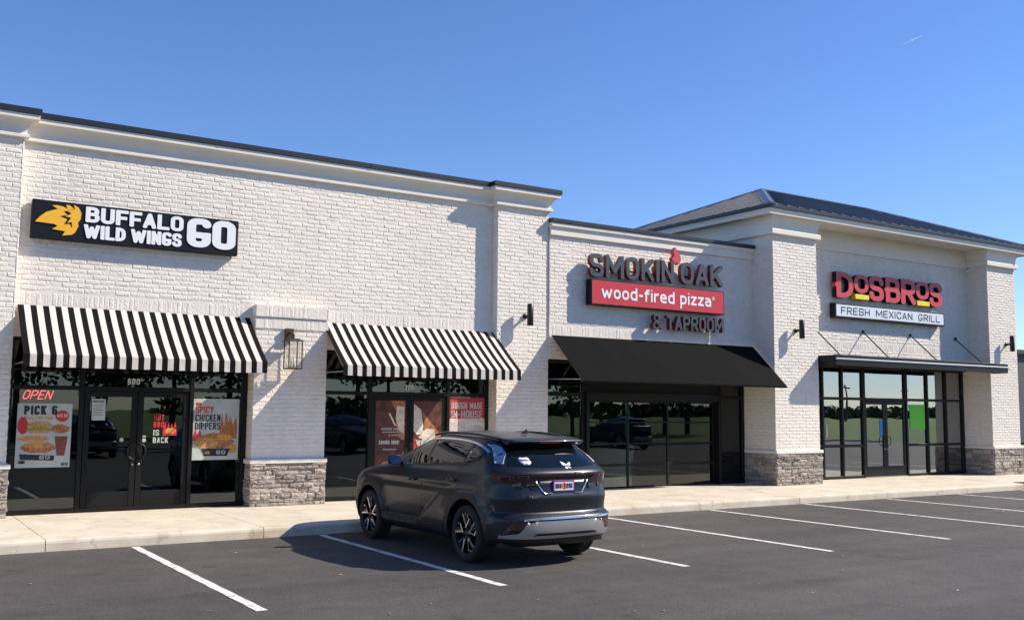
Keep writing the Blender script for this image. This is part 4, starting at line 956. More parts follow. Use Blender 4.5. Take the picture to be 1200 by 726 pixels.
# ================================================================== CAR (slices -> surface; local x right, y forward, z up)
CX, CY = 4.15, -2.17
AXF, AXR, WZ, WR = 1.405, -1.375, .362, .362
M['paint'] = mat('slate_car_paint', (.023, .028, .036), .36, metal=.6, spec=.5, coat=.25)
M['tailclaw'] = mat('tail_lamp_dark', (.012, .003, .004), .1, coat=.6)
MIRY, MIRZ = .50, 1.215
M['clad'] = mat('dark_cladding', (.008, .009, .011), .5)
M['carglass'] = mat('tinted_glass', (.003, .004, .005), .02, spec=.55)
M['chrome'] = mat('satin_chrome', (.62, .63, .65), .22, metal=1)
M['skid'] = mat('silver_skid', (.46, .47, .48), .40, metal=.7)
M['tyre'] = mat('tyre_rubber', (.015, .015, .015), .8)
M['rimblack'] = mat('rim_black', (.012, .012, .013), .3)
M['tail'] = mat('tail_lamp_red', (.16, .010, .014), .15, coat=.5)
M['reflector'] = mat('lamp_reflector', (.08, .018, .018), .2, coat=.5)
M['mirrorglass'] = mat('mirror_glass', (.75, .85, .9), .02, metal=1)
M['plate'] = mat('plate_white', (.75, .74, .76), .4); M['plum'] = mat('plate_frame_purple', (.18, .03, .25), .4)
M['peach'] = mat('plate_orange', (.75, .16, .03), .4)
LV = [  # level, half width, rear y, front y
(.24,.800,-2.08,2.10),(.28,.860,-2.17,2.17),(.33,.895,-2.235,2.22),(.40,.912,-2.285,2.26),(.48,.920,-2.305,2.29),(.56,.923,-2.31,2.31),(.61,.925,-2.305,2.315),
(.64,.926,-2.26,2.315),(.665,.926,-2.205,2.31),(.74,.927,-2.218,2.30),(.83,.928,-2.240,2.27),(.855,.928,-2.240,2.26),(.90,.929,-2.222,2.23),(.97,.930,-2.205,2.12),(1.02,.930,-2.202,1.97),(1.06,.928,-2.206,1.76),
(1.10,.920,-2.226,1.42),(1.13,.906,-2.21,1.20),(1.16,.886,-2.175,1.08),(1.19,.868,-2.13,1.00),(1.23,.850,-2.09,.93),(1.30,.818,-2.015,.78),(1.37,.782,-1.94,.60),(1.43,.748,-1.88,.44),(1.49,.708,-1.83,.28),
(1.535,.672,-1.81,.16),(1.57,.638,-1.785,.06),(1.598,.590,-1.72,-.04),(1.618,.520,-1.62,-.12),(1.633,.40,-1.45,-.2),(1.641,.24,-1.2,-.3),(1.644,.10,-.95,-.4),(1.645,.0,-.8,-.5)]
LA = np.array(LV)
def lev(z, c): return float(np.interp(z, LA[:,0], LA[:,c]))
def smooth(a, b, t): t = max(0, min(1, (t-a)/(b-a))); return t*t*(3-2*t)
def droop(y):            # roof falls to the tail, belt rises to the tail
    return (-.045*smooth(-.3, -1.9, y)*1.0-.02*smooth(.0, .9, y))
def beltrise(y): return .035*smooth(.9, -1.7, y)
def zmap(zl, y): return zl+droop(y)*smooth(1.3, 1.6, zl)+beltrise(y)*smooth(.85, 1.1, zl)*(1-smooth(1.25, 1.55, zl))
def outline_x(zl, y):
    w_, yr, yf = lev(zl,1), lev(zl,2), lev(zl,3); w_ *= 1-.035*smooth(.6, 2.2, y)-.02*smooth(-1.0, -2.2, y)
    if zl > 1.16: w_ *= 1-.03*smooth(0, 1.0, y)
    dr, df = min(.55, (yf-yr)*.4), min(.62, (yf-yr)*.42)
    if y < yr+dr: t = min(1, (yr+dr-y)/dr); return w_*max(0, 1-t**3.0)**(1/3.0)
    if y > yf-df: t = min(1, (y-(yf-df))/df); return w_*max(0, 1-t**3.2)**(1/3.2)
    return w_
def sculpt(y, z):
    d = 0
    for ax in (AXF, AXR):
        r = max(abs(y-ax)*.98, abs(z-WZ), (abs(y-ax)+abs(z-WZ))*.735); d += .012*smooth(.75, .5, r)+.022*smooth(.535, .505, r)
    yb = -.18-(z-.5)*1.55
    m_ = smooth(yb-.035, yb+.035, y)*smooth(.98, .90, y)
    d -= .050*m_*max(0, min(1, (.84-z)/.40))*smooth(.36, .44, z)
    d += .012*math.exp(-((z-.99)/.035)**2)*smooth(1.9, 1.3, abs(y))-.008*math.exp(-((z-.90)/.04)**2)*smooth(1.2, .8, abs(y))
    return d
def sideP(y, z, off=0, side=-1):
    zl = z
    for _ in range(5): zl += z-zmap(zl, y)
    x = outline_x(zl, y)+sculpt(y, z)*(1-smooth(1.08, 1.16, z))+off
    return (CX+side*x, CY+y, z)
def rearP(x, z, off=0):
    zl = z; y = -2.2
    for _ in range(6):
        w_, yr, yf = lev(zl,1)*.98, lev(zl,2), lev(zl,3); dr = min(.55, (yf-yr)*.4); t = min(1, abs(x)/w_)
        y = yr+dr-dr*max(0, 1-t**3.0)**(1/3.0); zl += z-zmap(zl, y)
    return (CX+x, CY+y-off, z)
car = thing('parked_car', 'dark slate grey crossover parked nose in before the second striped awning', 'car', (CX, CY, 0))
# --- body shell from slices
def ring(zl):
    w_, yr, yf = lev(zl,1), lev(zl,2), lev(zl,3); dr, df = min(.55, (yf-yr)*.4), min(.62, (yf-yr)*.42); pts = []
    NR, NS, NF = 14, 130, 14
    for k in range(NR):                     # rear centre to rear corner end
        a = PI/2*k/NR; sx, cy = math.sin(a)**(2/3.0), math.cos(a)**(2/3.0); y = yr+dr-dr*cy; pts.append((w_*sx*(1-.02*smooth(-1.0,-2.2,y)), y))
    for k in range(NS):
        y = yr+dr+(yf-df-yr-dr)*k/(NS-1); pts.append((None, y))
    for k in range(1, NF+1):
        a = PI/2*(1-k/NF); sx, cy = max(0, math.sin(a))**(2/3.2), max(0, math.cos(a))**(2/3.2); y = yf-df+df*cy; pts.append((w_*sx*(1-.035*smooth(.6,2.2,y)), y))
    out = []
    for x, y in pts:
        z = zmap(zl, y)
        if x is None: x = outline_x(zl, y)
        if z < 1.16: x += sculpt(y, z)*(1-smooth(1.08, 1.16, z))*smooth(0, .5, x)
        out.append((x, y, z))
    return out
lvls = [l[0] for l in LV]; fine = []
for a, b_ in zip(lvls, lvls[1:]):
    n = max(1, int(round((b_-a)/.021)));  fine += [a+(b_-a)*k/n for k in range(n)]
fine.append(lvls[-1]); rings = [ring(z) for z in fine]
shell = {}
def archr(y, z):
    ds = [(math.hypot(y-ax, z-WZ), ax) for ax in (AXF, AXR)]; return min(ds)
AR = .438
for side in (-1, 1):
    for j in range(len(rings)-1):
        for i in range(len(rings[0])-1):
            q = [rings[j][i], rings[j][i+1], rings[j+1][i+1], rings[j+1][i]]
            cy_, cz_ = sum(p[1] for p in q)/4, sum(p[2] for p in q)/4; cx_ = sum(p[0] for p in q)/4
            onside = cx_ > .6 and cz_ < 1.02
            if onside:
                rr = [archr(p[1], p[2]) for p in q]
                if all(r[0] < AR for r in rr): continue
                q2 = []
                for p, (r, ax) in zip(q, rr):
                    if r < AR: k = AR/max(r, 1e-4); p = (p[0], ax+(p[1]-ax)*k, WZ+(p[2]-WZ)*k)
                    q2.append(p)
                q = q2
            r = min(max(abs(cy_-ax_)*.98, abs(cz_-WZ), (abs(cy_-ax_)+abs(cz_-WZ))*.735) for ax_ in (AXF, AXR))
            key = 'body'
            if onside and r < .515: key = 'wheel_arch_trim'
            elif cz_ < .40 and onside and abs(cy_) < 1.9: key = 'sill_cladding'
            elif cz_ < .385: key = 'lower_bumper'
            vs = [(CX+side*p[0], CY+p[1], p[2]) for p in q]
            kk = (key, 0, 0) if key == 'body' else ((key, side, AXF if cy_ > 0 else AXR) if key == 'wheel_arch_trim' else ((key, side, 0) if key == 'sill_cladding' else (key, 0, cy_ > 0)))
            shell.setdefault(kk, MB()).add(vs, [(0,1,2,3) if side > 0 else (3,2,1,0)], 0, True)
    # arch lips turned inward
    for ax in (AXF, AXR):
        V = []; n = 30
        for k in range(n+1):
            a = PI*(-.12)+PI*1.24*k/n; y, z = ax+AR*math.cos(a), WZ+AR*math.sin(a); z = max(z, .25)
            x0 = outline_x(z, y)+sculpt(y, z)
            V += [(CX+side*x0, CY+y, z), (CX+side*(x0-.30), CY+y, z)]
        shell[('wheel_arch_trim', side, ax)].add(V, [(2*k, 2*k+1, 2*k+3, 2*k+2) for k in range(n)], 0, True)
mm = {'body': 'paint', 'wheel_arch_trim': 'clad', 'sill_cladding': 'clad', 'lower_bumper': 'clad'}
parts = {k: shell[k].build(k[0], M[mm[k[0]]], car, recalc=True) for k in shell}
u_ = MB(); u_.box(CX-.80,CX+.80,CY-2.0,CY-1.85,.25,.42).box(CX-.62,CX+.62,CY-1.85,CY+2.0,.22,.40).box(CX-.5,CX+.5,CY-2.1,CY-1.5,.27,.36)
u_.tube((CX+.45,CY-1.4,.30),(CX+.45,CY-2.16,.30),.045); u_.tube((CX-.75,AXR+CY,.33),(CX+.75,AXR+CY,.33),.05); u_.build('underbody', M['clad'], car)
for ax in (AXF, AXR):
    for side in (-1, 1): MB().box(CX+side*.62-.02,CX+side*.62+.02,CY+ax-.46,CY+ax+.46,.26,.80).build('wheel_well', M['clad'], car)
# --- draped panels
def clip_cell(poly, a0, a1, b0, b1):
    def cut(P, f, inter):
        o = []
        for i in range(len(P)):
            p, q = P[i], P[(i+1)%len(P)]; fp, fq = f(p), f(q)
            if fp: o.append(p)
            if fp != fq: o.append(inter(p, q))
        return o
    ix = lambda c: (lambda p, q: (c, p[1]+(q[1]-p[1])*(c-p[0])/(q[0]-p[0]))); iz = lambda c: (lambda p, q: (p[0]+(q[0]-p[0])*(c-p[1])/(q[1]-p[1]), c))
    P = poly
    for f, it in ((lambda p: p[0] >= a0, ix(a0)), (lambda p: p[0] <= a1, ix(a1)), (lambda p: p[1] >= b0, iz(b0)), (lambda p: p[1] <= b1, iz(b1))):
        if len(P) < 3: return []
        P = cut(P, f, it)
    return P if len(P) > 2 else []
def drape(mb, poly, fn, off=.004, th=.006, cell=.05, mi=0):
    xs = [p[0] for p in poly]; zs = [p[1] for p in poly]
    nx = max(1, int((max(xs)-min(xs))/cell)); nz = max(1, int((max(zs)-min(zs))/cell)); dx = (max(xs)-min(xs))/nx; dz = (max(zs)-min(zs))/nz
    for i in range(nx):
        for j in range(nz):
            P = clip_cell(poly, min(xs)+i*dx, min(xs)+(i+1)*dx, min(zs)+j*dz, min(zs)+(j+1)*dz)
            P = [p for k, p in enumerate(P) if k == 0 or math.hypot(p[0]-P[k-1][0], p[1]-P[k-1][1]) > 1e-6]
            if len(P) > 2: mb.add([fn(a, b_, off) for a, b_ in P], [tuple(range(len(P)))], mi, True)
    n = len(poly); D = []
    for k in range(n):
        a, b_ = poly[k], poly[(k+1)%n]; m_ = max(1, int(math.hypot(a[0]-b_[0], a[1]-b_[1])/cell))
        D += [(a[0]+(b_[0]-a[0])*t/m_, a[1]+(b_[1]-a[1])*t/m_) for t in range(m_)]
    n = len(D); V = [fn(a, b_, off) for a, b_ in D]+[fn(a, b_, off-th) for a, b_ in D]
    mb.add(V, [(k, (k+1)%n, n+(k+1)%n, n+k) for k in range(n)], mi)
def strip(mb, line, w_, fn, off=.006, th=.01, mi=0):
    """ribbon of width w_ following a 2-D line on the surface"""
    L = []; n = len(line)
    for k in range(n):
        a, b_ = line[max(0, k-1)], line[min(n-1, k+1)]; d = math.hypot(b_[0]-a[0], b_[1]-a[1]); nx, nz = -(b_[1]-a[1])/d, (b_[0]-a[0])/d
        L.append(((line[k][0]+nx*w_/2, line[k][1]+nz*w_/2), (line[k][0]-nx*w_/2, line[k][1]-nz*w_/2)))
    V = []
    for p, q in L: V += [fn(*p, off), fn(*q, off), fn(*p, off-th), fn(*q, off-th)]
    F = []
    for k in range(n-1): a, b_ = 4*k, 4*k+4; F += [(a, a+1, b_+1, b_), (a, b_, b_+2, a+2), (a+1, a+3, b_+3, b_+1)]
    F += [(0,2,3,1), (4*n-4, 4*n-3, 4*n-1, 4*n-2)]
    mb.add(V, F, mi, False)
def curve(pts, n=6):   # Catmull-Rom
    o = []
    for i in range(len(pts)-1):
        p0, p1, p2, p3 = pts[max(0,i-1)], pts[i], pts[i+1], pts[min(len(pts)-1,i+2)]
        for k in range(n):
            t = k/n; o.append(tuple(.5*((2*p1[c])+(-p0[c]+p2[c])*t+(2*p0[c]-5*p1[c]+4*p2[c]-p3[c])*t*t+(-p0[c]+3*p1[c]-3*p2[c]+p3[c])*t**3) for c in (0,1)))
    return o+[pts[-1]]
TOP = curve([(.95,1.15),(.62,1.33),(.30,1.455),(-.10,1.525),(-.60,1.54),(-1.05,1.52),(-1.40,1.47),(-1.66,1.39)])
def ztop(y):
    P = sorted(TOP); return float(np.interp(y, [p[0] for p in P], [p[1] for p in P]))
BOT = [(.95,1.14),(.2,1.165),(-.4,1.195),(-1.26,1.235),(-1.45,1.285),(-1.66,1.375)]
def zbot(y): P = sorted(BOT); return float(np.interp(y, [p[0] for p in P], [p[1] for p in P]))
def win(ya, yb, lean=0):
    n = 14; t = [(ya+(yb-ya)*k/n, ztop(ya+(yb-ya)*k/n)-.015) for k in range(n+1)]; b_ = [(yb+(ya-yb)*k/n, zbot(yb+(ya-yb)*k/n)+.012) for k in range(n+1)]
    return t+b_
for side in (-1, 1):
    fn = lambda a, b_, off, side=side: sideP(a, b_, off, side)
    for ya, yb in ((.86,-.24),(-.30,-1.20),(-1.25,-1.60)):
        m = MB(); drape(m, win(ya, yb), fn, .005, .010); m.build('side_window', M['carglass'], car, recalc=True)
    m = MB(); strip(m, [(.90,1.14)]+[(y, ztop(y)) for y in np.linspace(.88,-1.64,40)], .022, fn, .010, .016); m.build('window_trim', M['chrome'], car, recalc=True)
    m = MB(); strip(m, [(y, zbot(y)-.004) for y in np.linspace(.9,-1.62,30)], .018, fn, .007, .012); m.build('belt_moulding', M['clad'], car, recalc=True)
    for yy in (-.27, -1.225): m = MB(); strip(m, [(yy, zbot(yy)), (yy, ztop(yy))], .055, fn, .004, .01); m.build('window_pillar', M['rimblack'], car, recalc=True)
    # silver quarter panel accent with blue grey facets
    m = MB(); drape(m, [(-1.48,1.488),(-1.62,1.44),(-1.74,1.36),(-1.84,1.265),(-1.935,1.262),(-1.84,1.38),(-1.72,1.455),(-1.58,1.492)], fn, .006, .012, .04); m.build('quarter_accent', M['chrome'], car, recalc=True)
    # door seams, handles, arch lines
    seams = [[(1.0,1.12),(1.0,.9),(.93,.62),(.86,.36)], [(-.20,1.18),(-.16,.36)], [(-1.26,1.22),(-1.30,1.05),(-1.12,.93),(-.94,.76),(-.86,.50),(-.82,.36)]]
    for sm_ in seams: m = MB(); strip(m, curve(sm_, 6), .015, fn, .0015, .004); m.build('door_seam', M['rimblack'], car, recalc=True)
    m = MB(); strip(m, [(-.80+.1*k, .405) for k in range(17)], .03, fn, .012, .018); m.build('sill_strip', M['clad'], car, recalc=True)
    for yy, hz in ((.04, .965), (-1.04, 1.02)):
        m = MB(); drape(m, [(yy-.11,hz-.01),(yy+.11,hz-.02),(yy+.12,hz),(yy+.10,hz+.012),(yy-.10,hz+.02),(yy-.12,hz+.008)], fn, .028, .02, .05); m.build('door_handle', M['paint'], car, recalc=True)
    # side parts of the rear lamps, reflectors, side skirt facets
    m = MB(); drape(m, [(-1.86,1.13),(-2.05,1.14),(-2.12,1.11),(-2.10,1.02),(-1.96,1.08)], fn, .004, .008, .04); m.build('rear_lamp_side', M['tail'], car, recalc=True)
    m = MB(); drape(m, [(-1.93,.66),(-1.97,.66),(-1.95,.78),(-1.91,.76)], fn, .004, .008, .04); m.build('side_reflector', M['reflector'], car, recalc=True)
    # mirror
    mx, my, mz = CX+side*1.0, CY+MIRY, MIRZ
    m = MB(); V = []; rg = []
    for k, (dy, sx_, sz_) in enumerate(((.09,.04,.03),(.06,.08,.055),(0,.10,.072),(-.04,.10,.072))):
        rg.append([(mx+sx_*math.copysign(abs(math.cos(a))**.6, math.cos(a)), my+dy, mz+sz_*math.copysign(abs(math.sin(a))**.6, math.sin(a))) for a in [2*PI*i/16 for i in range(16)]])
    V = [p for r_ in rg for p in r_]; F = [(k*16+i, k*16+(i+1)%16, (k+1)*16+(i+1)%16, (k+1)*16+i) for k in range(3) for i in range(16)]+[tuple(range(16)), tuple(range(48,64))]
    m.add(V, F, 0, True); m.box(min(mx, mx-side*.16), max(mx, mx-side*.16), my-.01, my+.05, mz-.05, mz-.02)
    mo = m.build('mirror', M['paint'], car, recalc=True)
    m = MB(); m.add([(mx+.090*math.copysign(abs(math.cos(a))**.6, math.cos(a)), my-.060+.11*(.062*math.copysign(abs(math.sin(a))**.6, math.sin(a))), mz+.062*math.copysign(abs(math.sin(a))**.6, math.sin(a))) for a in [2*PI*i/16 for i in range(16)]]+[(mx,my-.058,mz)], [(i,(i+1)%16,16) for i in range(16)]); m.build('mirror_glass', M['mirrorglass'], mo)
    # roof rail
    m = MB(); pts = curve([(.02,1.575),(-.3,1.612),(-.9,1.617),(-1.45,1.578),(-1.62,1.54)], 6)
    m.path([(CX+side*(.60-.02*abs(y+.6)), CY+y, z) for y, z in pts], .018, 8); m.build('roof_rail', M['rimblack'], car)
# windscreen (drape by front function)
def frontP(x, z, off=0):
    zl = z; y = .5
    for _ in range(6):
        w_, yr, yf = lev(zl,1)*.97, lev(zl,2), lev(zl,3); df = min(.62, (yf-yr)*.42); t = min(1, abs(x)/w_)
        y = yf-df+df*max(0, 1-t**3.2)**(1/3.2); zl += z-zmap(zl, y)
    return (CX+x, CY+y+off, z)
m = MB(); drape(m, [(-.74,1.22),(.74,1.22),(.56,1.52),(-.56,1.52)], frontP, .006, .01); m.build('windscreen', M['carglass'], car, recalc=True)
for s_ in (-1, 1):
    m = MB(); drape(m, [(s_*.35,.62),(s_*.80,.62),(s_*.80,.84),(s_*.35,.80)], frontP, .006, .01); m.build('headlight', M['carglass'], car, recalc=True)
# rear
def RD(name, poly, m_, off=.005, th=.01, cell=.05, parent=None):
    m = MB(); drape(m, poly, rearP, off, th, cell); return m.build(name, M[m_], parent or car, recalc=True)
def mirror(p): return [(-a, b_) for a, b_ in p[::-1]]
rw = RD('rear_window', [(-.70,1.235),(-.3,1.215),(.3,1.215),(.70,1.235),(.67,1.30),(.60,1.43),(.58,1.485),(-.58,1.485),(-.60,1.43),(-.67,1.30)], 'carglass')
# stickers on rear glass
m = MB(); drape(m, ell(-.46, 1.295, .075, .045, 20)[10:]+[(-.385,1.295)], rearP, .008, .002, .04); drape(m, [(-.53,1.303),(-.39,1.303),(-.395,1.332),(-.42,1.34),(-.47,1.335),(-.50,1.34),(-.53,1.325)], rearP, .008, .002, .04); m.build('round_sticker', M['white'], rw, recalc=True)
bf = [(.135,1.235),(.10,1.205),(.085,1.235),(.03,1.285),(.045,1.245),(.02,1.215),(.06,1.195)]; bf = [(.05,1.285),(.06,1.24),(.085,1.225),(.075,1.20),(.10,1.195),(.125,1.225),(.135,1.205),(.165,1.20),(.155,1.225),(.185,1.24),(.20,1.275),(.16,1.265),(.125,1.245),(.09,1.27)]
m = MB(); m.poly([(p[0], p[1]) for p in bf], 0, .002, mapf=lambda x, z, y: rearP(x, z, .008-y)); m.build('butterfly_sticker', M['white'], rw)
# spoiler
m = MB(); V = []; n = 16
for k in range(n+1):
    x = -.59+1.18*k/n; e = 1; yb = -1.93+.06*(x/.59)**2
    V += [(CX+x, CY-1.55, 1.594-.01*(x/.59)**2), (CX+x, CY+yb+.02, 1.548), (CX+x, CY+yb, 1.535), (CX+x, CY+yb+.02, 1.515), (CX+x*.98, CY-1.80, 1.485)]
m.add(V, [(5*k+j, 5*k+5+j, 5*k+6+j, 5*k+1+j) for k in range(n) for j in range(4)]+[(0,1,2,3,4), tuple(5*n+j for j in (4,3,2,1,0))], 0, True); m.build('spoiler', M['paint'], car, recalc=True)
m = MB(); m.box(CX-.16,CX+.16,CY-1.932,CY-1.91,1.512,1.525); m.build('brake_light', M['tail'], car)
RD('light_bar', [(-.86,1.108),(.86,1.108),(.86,1.136),(-.86,1.136)], 'tail', .012, .02)
RD('light_bar_lip', [(-.87,1.138),(.87,1.138),(.87,1.150),(-.87,1.150)], 'paint', .022, .03)
for f_ in (lambda p: p, mirror):
    RD('tail_lamp', f_([(-.86,1.106),(-.72,1.106),(-.61,1.05),(-.575,.965),(-.65,.975),(-.80,1.05)]), 'tailclaw', .008, .014, .04)
    RD('tail_lamp', f_([(-.66,1.106),(-.50,1.106),(-.43,1.05),(-.395,.945),(-.46,.955),(-.57,1.03)]), 'tailclaw', .008, .014, .04)
    RD('plate_recess_trim', f_([(-.42,1.055),(-.40,1.055),(-.285,.905),(-.17,.905),(-.17,.894),(-.295,.888)]), 'chrome', .009, .014, .04)
    RD('reflector_lamp', f_([(-.81,.465),(-.76,.54),(-.58,.565),(-.54,.555),(-.60,.50),(-.65,.47)]), 'reflector', .010, .016, .04)
RD('plate_recess', [(-.39,1.06),(.39,1.06),(.28,.90),(-.28,.90)], 'paint', .003, .006)
pl = MB(); z0, z1 = .918, 1.058; yb = CY-2.205-.02
pl.bbox(CX-.165,CX+.165,yb-.006,yb+.02,z0,z1,.004); po = pl.build('number_plate', M['plum'], car)
MB().box(CX-.148,CX+.148,yb-.009,yb-.0065,z0+.016,z1-.022).build('plate_face', M['plate'], po)
MB().poly(ell(CX,.988,.035,.045,14), yb-.0105, yb-.0092).build('plate_emblem', M['peach'], po)
text('UBU', CX-.135, CX-.04, .955, .066, yb-.0115, yb-.0095, .085, [M['signtext']], po, 'plate_print', cw=.6, gap=.15, single=True, res=14)
text('K996', CX+.0, CX+.135, .955, .066, yb-.0115, yb-.0095, .085, [M['signtext']], po, 'plate_print', cw=.6, gap=.15, single=True, res=14)
yb2 = rearP(-.41, .865)[1]-.016
text('TUCSON', CX-.53, CX-.30, .850, .034, yb2+.012, yb2+.04, .09, [M['chrome']], car, 'nameplate', cw=.85, gap=.2, single=True, res=16)
em = MB().poly(ell(CX+.19,1.145,.024,.012,14), CY-2.26, CY-2.22); em.build('emblem', M['chrome'], car)
# tailgate seams, bumper line and skid plate
for ln in ([(-.66,1.20),(-.70,1.08),(-.60,.86),(-.59,.68),(-.50,.645),(.50,.645),(.59,.68),(.60,.86),(.70,1.08),(.66,1.20)],):
    m = MB(); strip(m, curve(ln, 6), .012, rearP, .0015, .004); m.build('tailgate_seam', M['rimblack'], car, recalc=True)
m = MB(); strip(m, [(-.5+.1*k, .632) for k in range(11)], .02, rearP, .004, .01); m.build('bumper_groove', M['clad'], car, recalc=True)
m = MB(); strip(m, curve([(-.62,.585),(-.50,.598),(0,.602),(.50,.598),(.84,.61)], 8), .022, rearP, .018, .025); m.build('bumper_trim', M['chrome'], car, recalc=True)
RD('skid_plate', [(-.88,.395),(-.66,.43),(-.60,.525),(-.46,.57),(.46,.57),(.60,.525),(.66,.43),(.88,.41),(.88,.37),(.50,.355),(-.50,.355),(-.88,.365)], 'skid', .022, .03)
RD('skid_groove', [(-.44,.425),(.44,.425),(.50,.395),(-.50,.395)], 'clad', .026, .008)
fin = MB().add([(CX-.02,CY-1.28,1.62),(CX+.02,CY-1.28,1.62),(CX+.012,CY-1.42,1.615),(CX-.012,CY-1.42,1.615),(CX-.004,CY-1.40,1.685),(CX+.004,CY-1.40,1.685)], [(0,1,5,4),(1,2,5),(2,3,4,5),(3,0,4)]); fin.build('antenna_fin', M['rimblack'], car)
for side in (-1, 1):
    fn = lambda a, b_, off, side=side: sideP(a, b_, off, side)
    m = MB(); strip(m, [(.86-.1*k, .45) for k in range(15)], .012, fn, .004, .008); m.build('skirt_line', M['rimblack'], car, recalc=True)
    m = MB(); drape(m, [(-2.02,.70),(-1.99,.70),(-1.98,.86),(-2.01,.86)], fn, .002, .004, .04); m.build('fuel_flap', M['rimblack'], car, recalc=True) if side > 0 else None
# wheels
def wheel(side, ax):
    wx = CX+side*.815; s = side
    prof = [(.25,-.105),(.275,-.112),(.31,-.118),(.335,-.112),(.352,-.10),(.3615,-.075),(.362,-.03),(.357,-.028),(.357,-.022),(.362,-.02),(.362,.02),(.357,.022),(.357,.028),(.362,.03),(.3615,.075),(.352,.10),(.335,.112),(.31,.118),(.275,.112),(.25,.105),(.25,-.105)]
    wo = MB().lathe([(r, h) for r, h in prof], (wx, CY+ax, WZ), 'x', 48).build('wheel', M['tyre'], car)
    rb = MB().lathe([(.252,-.10*s),(.246,-.0*s),(.252,.085*s),(.264,.108*s),(.270,.114*s),(.276,.110*s)], (wx, CY+ax, WZ), 'x', 48)
    rb.lathe([(.0,.02*s),(.2,.03*s),(.248,.02*s)], (wx, CY+ax, WZ), 'x', 32)
    rb.lathe([(0,.095*s),(.03,.095*s),(.05,.085*s),(.055,.03*s)], (wx, CY+ax, WZ), 'x', 20); rb.build('rim', M['rimblack'], wo, recalc=True)
    sp = MB(); bk = MB()
    def bar(mb, a0, r0, a1, r1, w0, w1, xo, th=.012, mi=0):
        p = [(r0*math.cos(a0), r0*math.sin(a0)), (r1*math.cos(a1), r1*math.sin(a1))]; d = Vector((p[1][0]-p[0][0], p[1][1]-p[0][1])).normalized(); nn = Vector((-d.y, d.x))
        c_ = [(p[0][0]+nn.x*w0, p[0][1]+nn.y*w0), (p[0][0]-nn.x*w0, p[0][1]-nn.y*w0), (p[1][0]-nn.x*w1, p[1][1]-nn.y*w1), (p[1][0]+nn.x*w1, p[1][1]+nn.y*w1)]
        xin = wx+s*(xo-th*2.2); V = [(wx+s*(xo-.012 if k < 2 else xo), CY+ax+q[0], WZ+q[1]) for k, q in enumerate(c_)]+[(xin, CY+ax+q[0], WZ+q[1]) for q in c_]
        mb.add(V, [(0,1,2,3),(0,4,5,1),(1,5,6,2),(2,6,7,3),(3,7,4,0)], mi)
    for k in range(5):
        a = 2*PI*k/5+.3
        bar(bk, a-.12, .03, a-.14, .258, .02, .03, .096, .02)
        Q = [(.075, a), (.255, a-.30), (.262, a+.04), (.205, a+.34)]
        for (ra, aa), (rb_, ab), wd in zip(Q, Q[1:]+Q[:1], (.010, .008, .009, .008)): bar(sp, aa, ra, ab, rb_, wd, wd, .107)
    bk.build('spoke_backs', M['rimblack'], wo, recalc=True); o = sp.build('spoke_faces', M['skid'] if False else M['chrome'], wo, recalc=True)
    MB().lathe([(.0,.0),(.165,.0),(.165,-.02*s),(.0,-.02*s)], (wx, CY+ax, WZ), 'x', 32).build('brake_disc', M['alu'], wo)
for sd in (-1, 1):
    for ax in (AXF, AXR): wheel(sd, ax)

# ================================================================== SURROUNDINGS (seen past the right pier and mirrored in the glass)
t = thing('shop_building', 'dark grey flat building far off at the right edge beyond the last pier', 'building', (80, 30, 0))
b = MB(); b.box(63.5,100,25,55,0,6.2); b.build('wall', mat('dark_grey_cladding', (.075,.075,.08), .7), t)
b = MB(); b.box(63.2,100.3,24.7,55.3,6.2,6.5); b.build('roof_edge', M['coping'], t)
rt = random.Random(5)
def leafcloud(mb, c, rx, rz, n, sz, rr):
    for _ in range(n):
        while True:
            p = Vector((rr.uniform(-1,1), rr.uniform(-1,1), rr.uniform(-1,1)))
            if .25 < p.length < 1: break
        p = Vector((c[0]+p.x*rx, c[1]+p.y*rx, c[2]+p.z*rz)); a = Vector((rr.uniform(-1,1), rr.uniform(-1,1), rr.uniform(-1,1))).normalized()*sz; b_ = a.cross(Vector((rr.uniform(-1,1), rr.uniform(-1,1), rr.uniform(-1,1)))).normalized()*sz*.8
        mb.add([p-a, p+b_, p+a, p-b_], [(0,1,2,3)])
def tree(x, y, h, label, seed):
    rr = random.Random(seed); t = thing('broadleaf_tree', label, 'tree', (x, y, -.1), 'trees across the road')
    m = MB().tube((x,y,-.2), (x+.1,y,h*.45), .22, .14, 8)
    cr = MB()
    for k in range(9):
        a = rr.uniform(0, 6.28); r = rr.uniform(.1,.28)*h; z = h*rr.uniform(.38,.82); cx_, cy_ = x+math.cos(a)*r, y+math.sin(a)*r
        m.tube((x+.1,y,h*.4), (cx_,cy_,z), .09, .03, 6); leafcloud(cr, (cx_,cy_,z), h*.17, h*.15, 210, .20, rr)
    leafcloud(cr, (x,y,h*.86), h*.15, h*.14, 220, .2, rr)
    m.build('trunk', M['bark'], t); cr.build('crown', M['leaf'], t); return t
prot = [tree(-8+i*6.5, -47-(i%2)*4, 9.5+(i%3)*1.2, 'broadleaf tree across the road behind the camera, mirrored in the shop glass', 20+i) for i in range(3)]
for i in range(12):
    c_ = copy_tree(prot[i % 3]); c_.location = (10+i*4.7, -46-(i*7%5), -.1); c_.rotation_euler = (0, 0, i*1.3)
m = MB(); rr = random.Random(9)
for k in range(90):
    x = 60+k*8.5; y = -210-k*1.5; leafcloud(m, (x, y, 1.6+rr.uniform(-.3,.5)), 8, 3.3+rr.uniform(-.6,1.0), 70, 1.5, rr)
m.build('far_wood', M['leaf'])['kind'] = 'stuff'
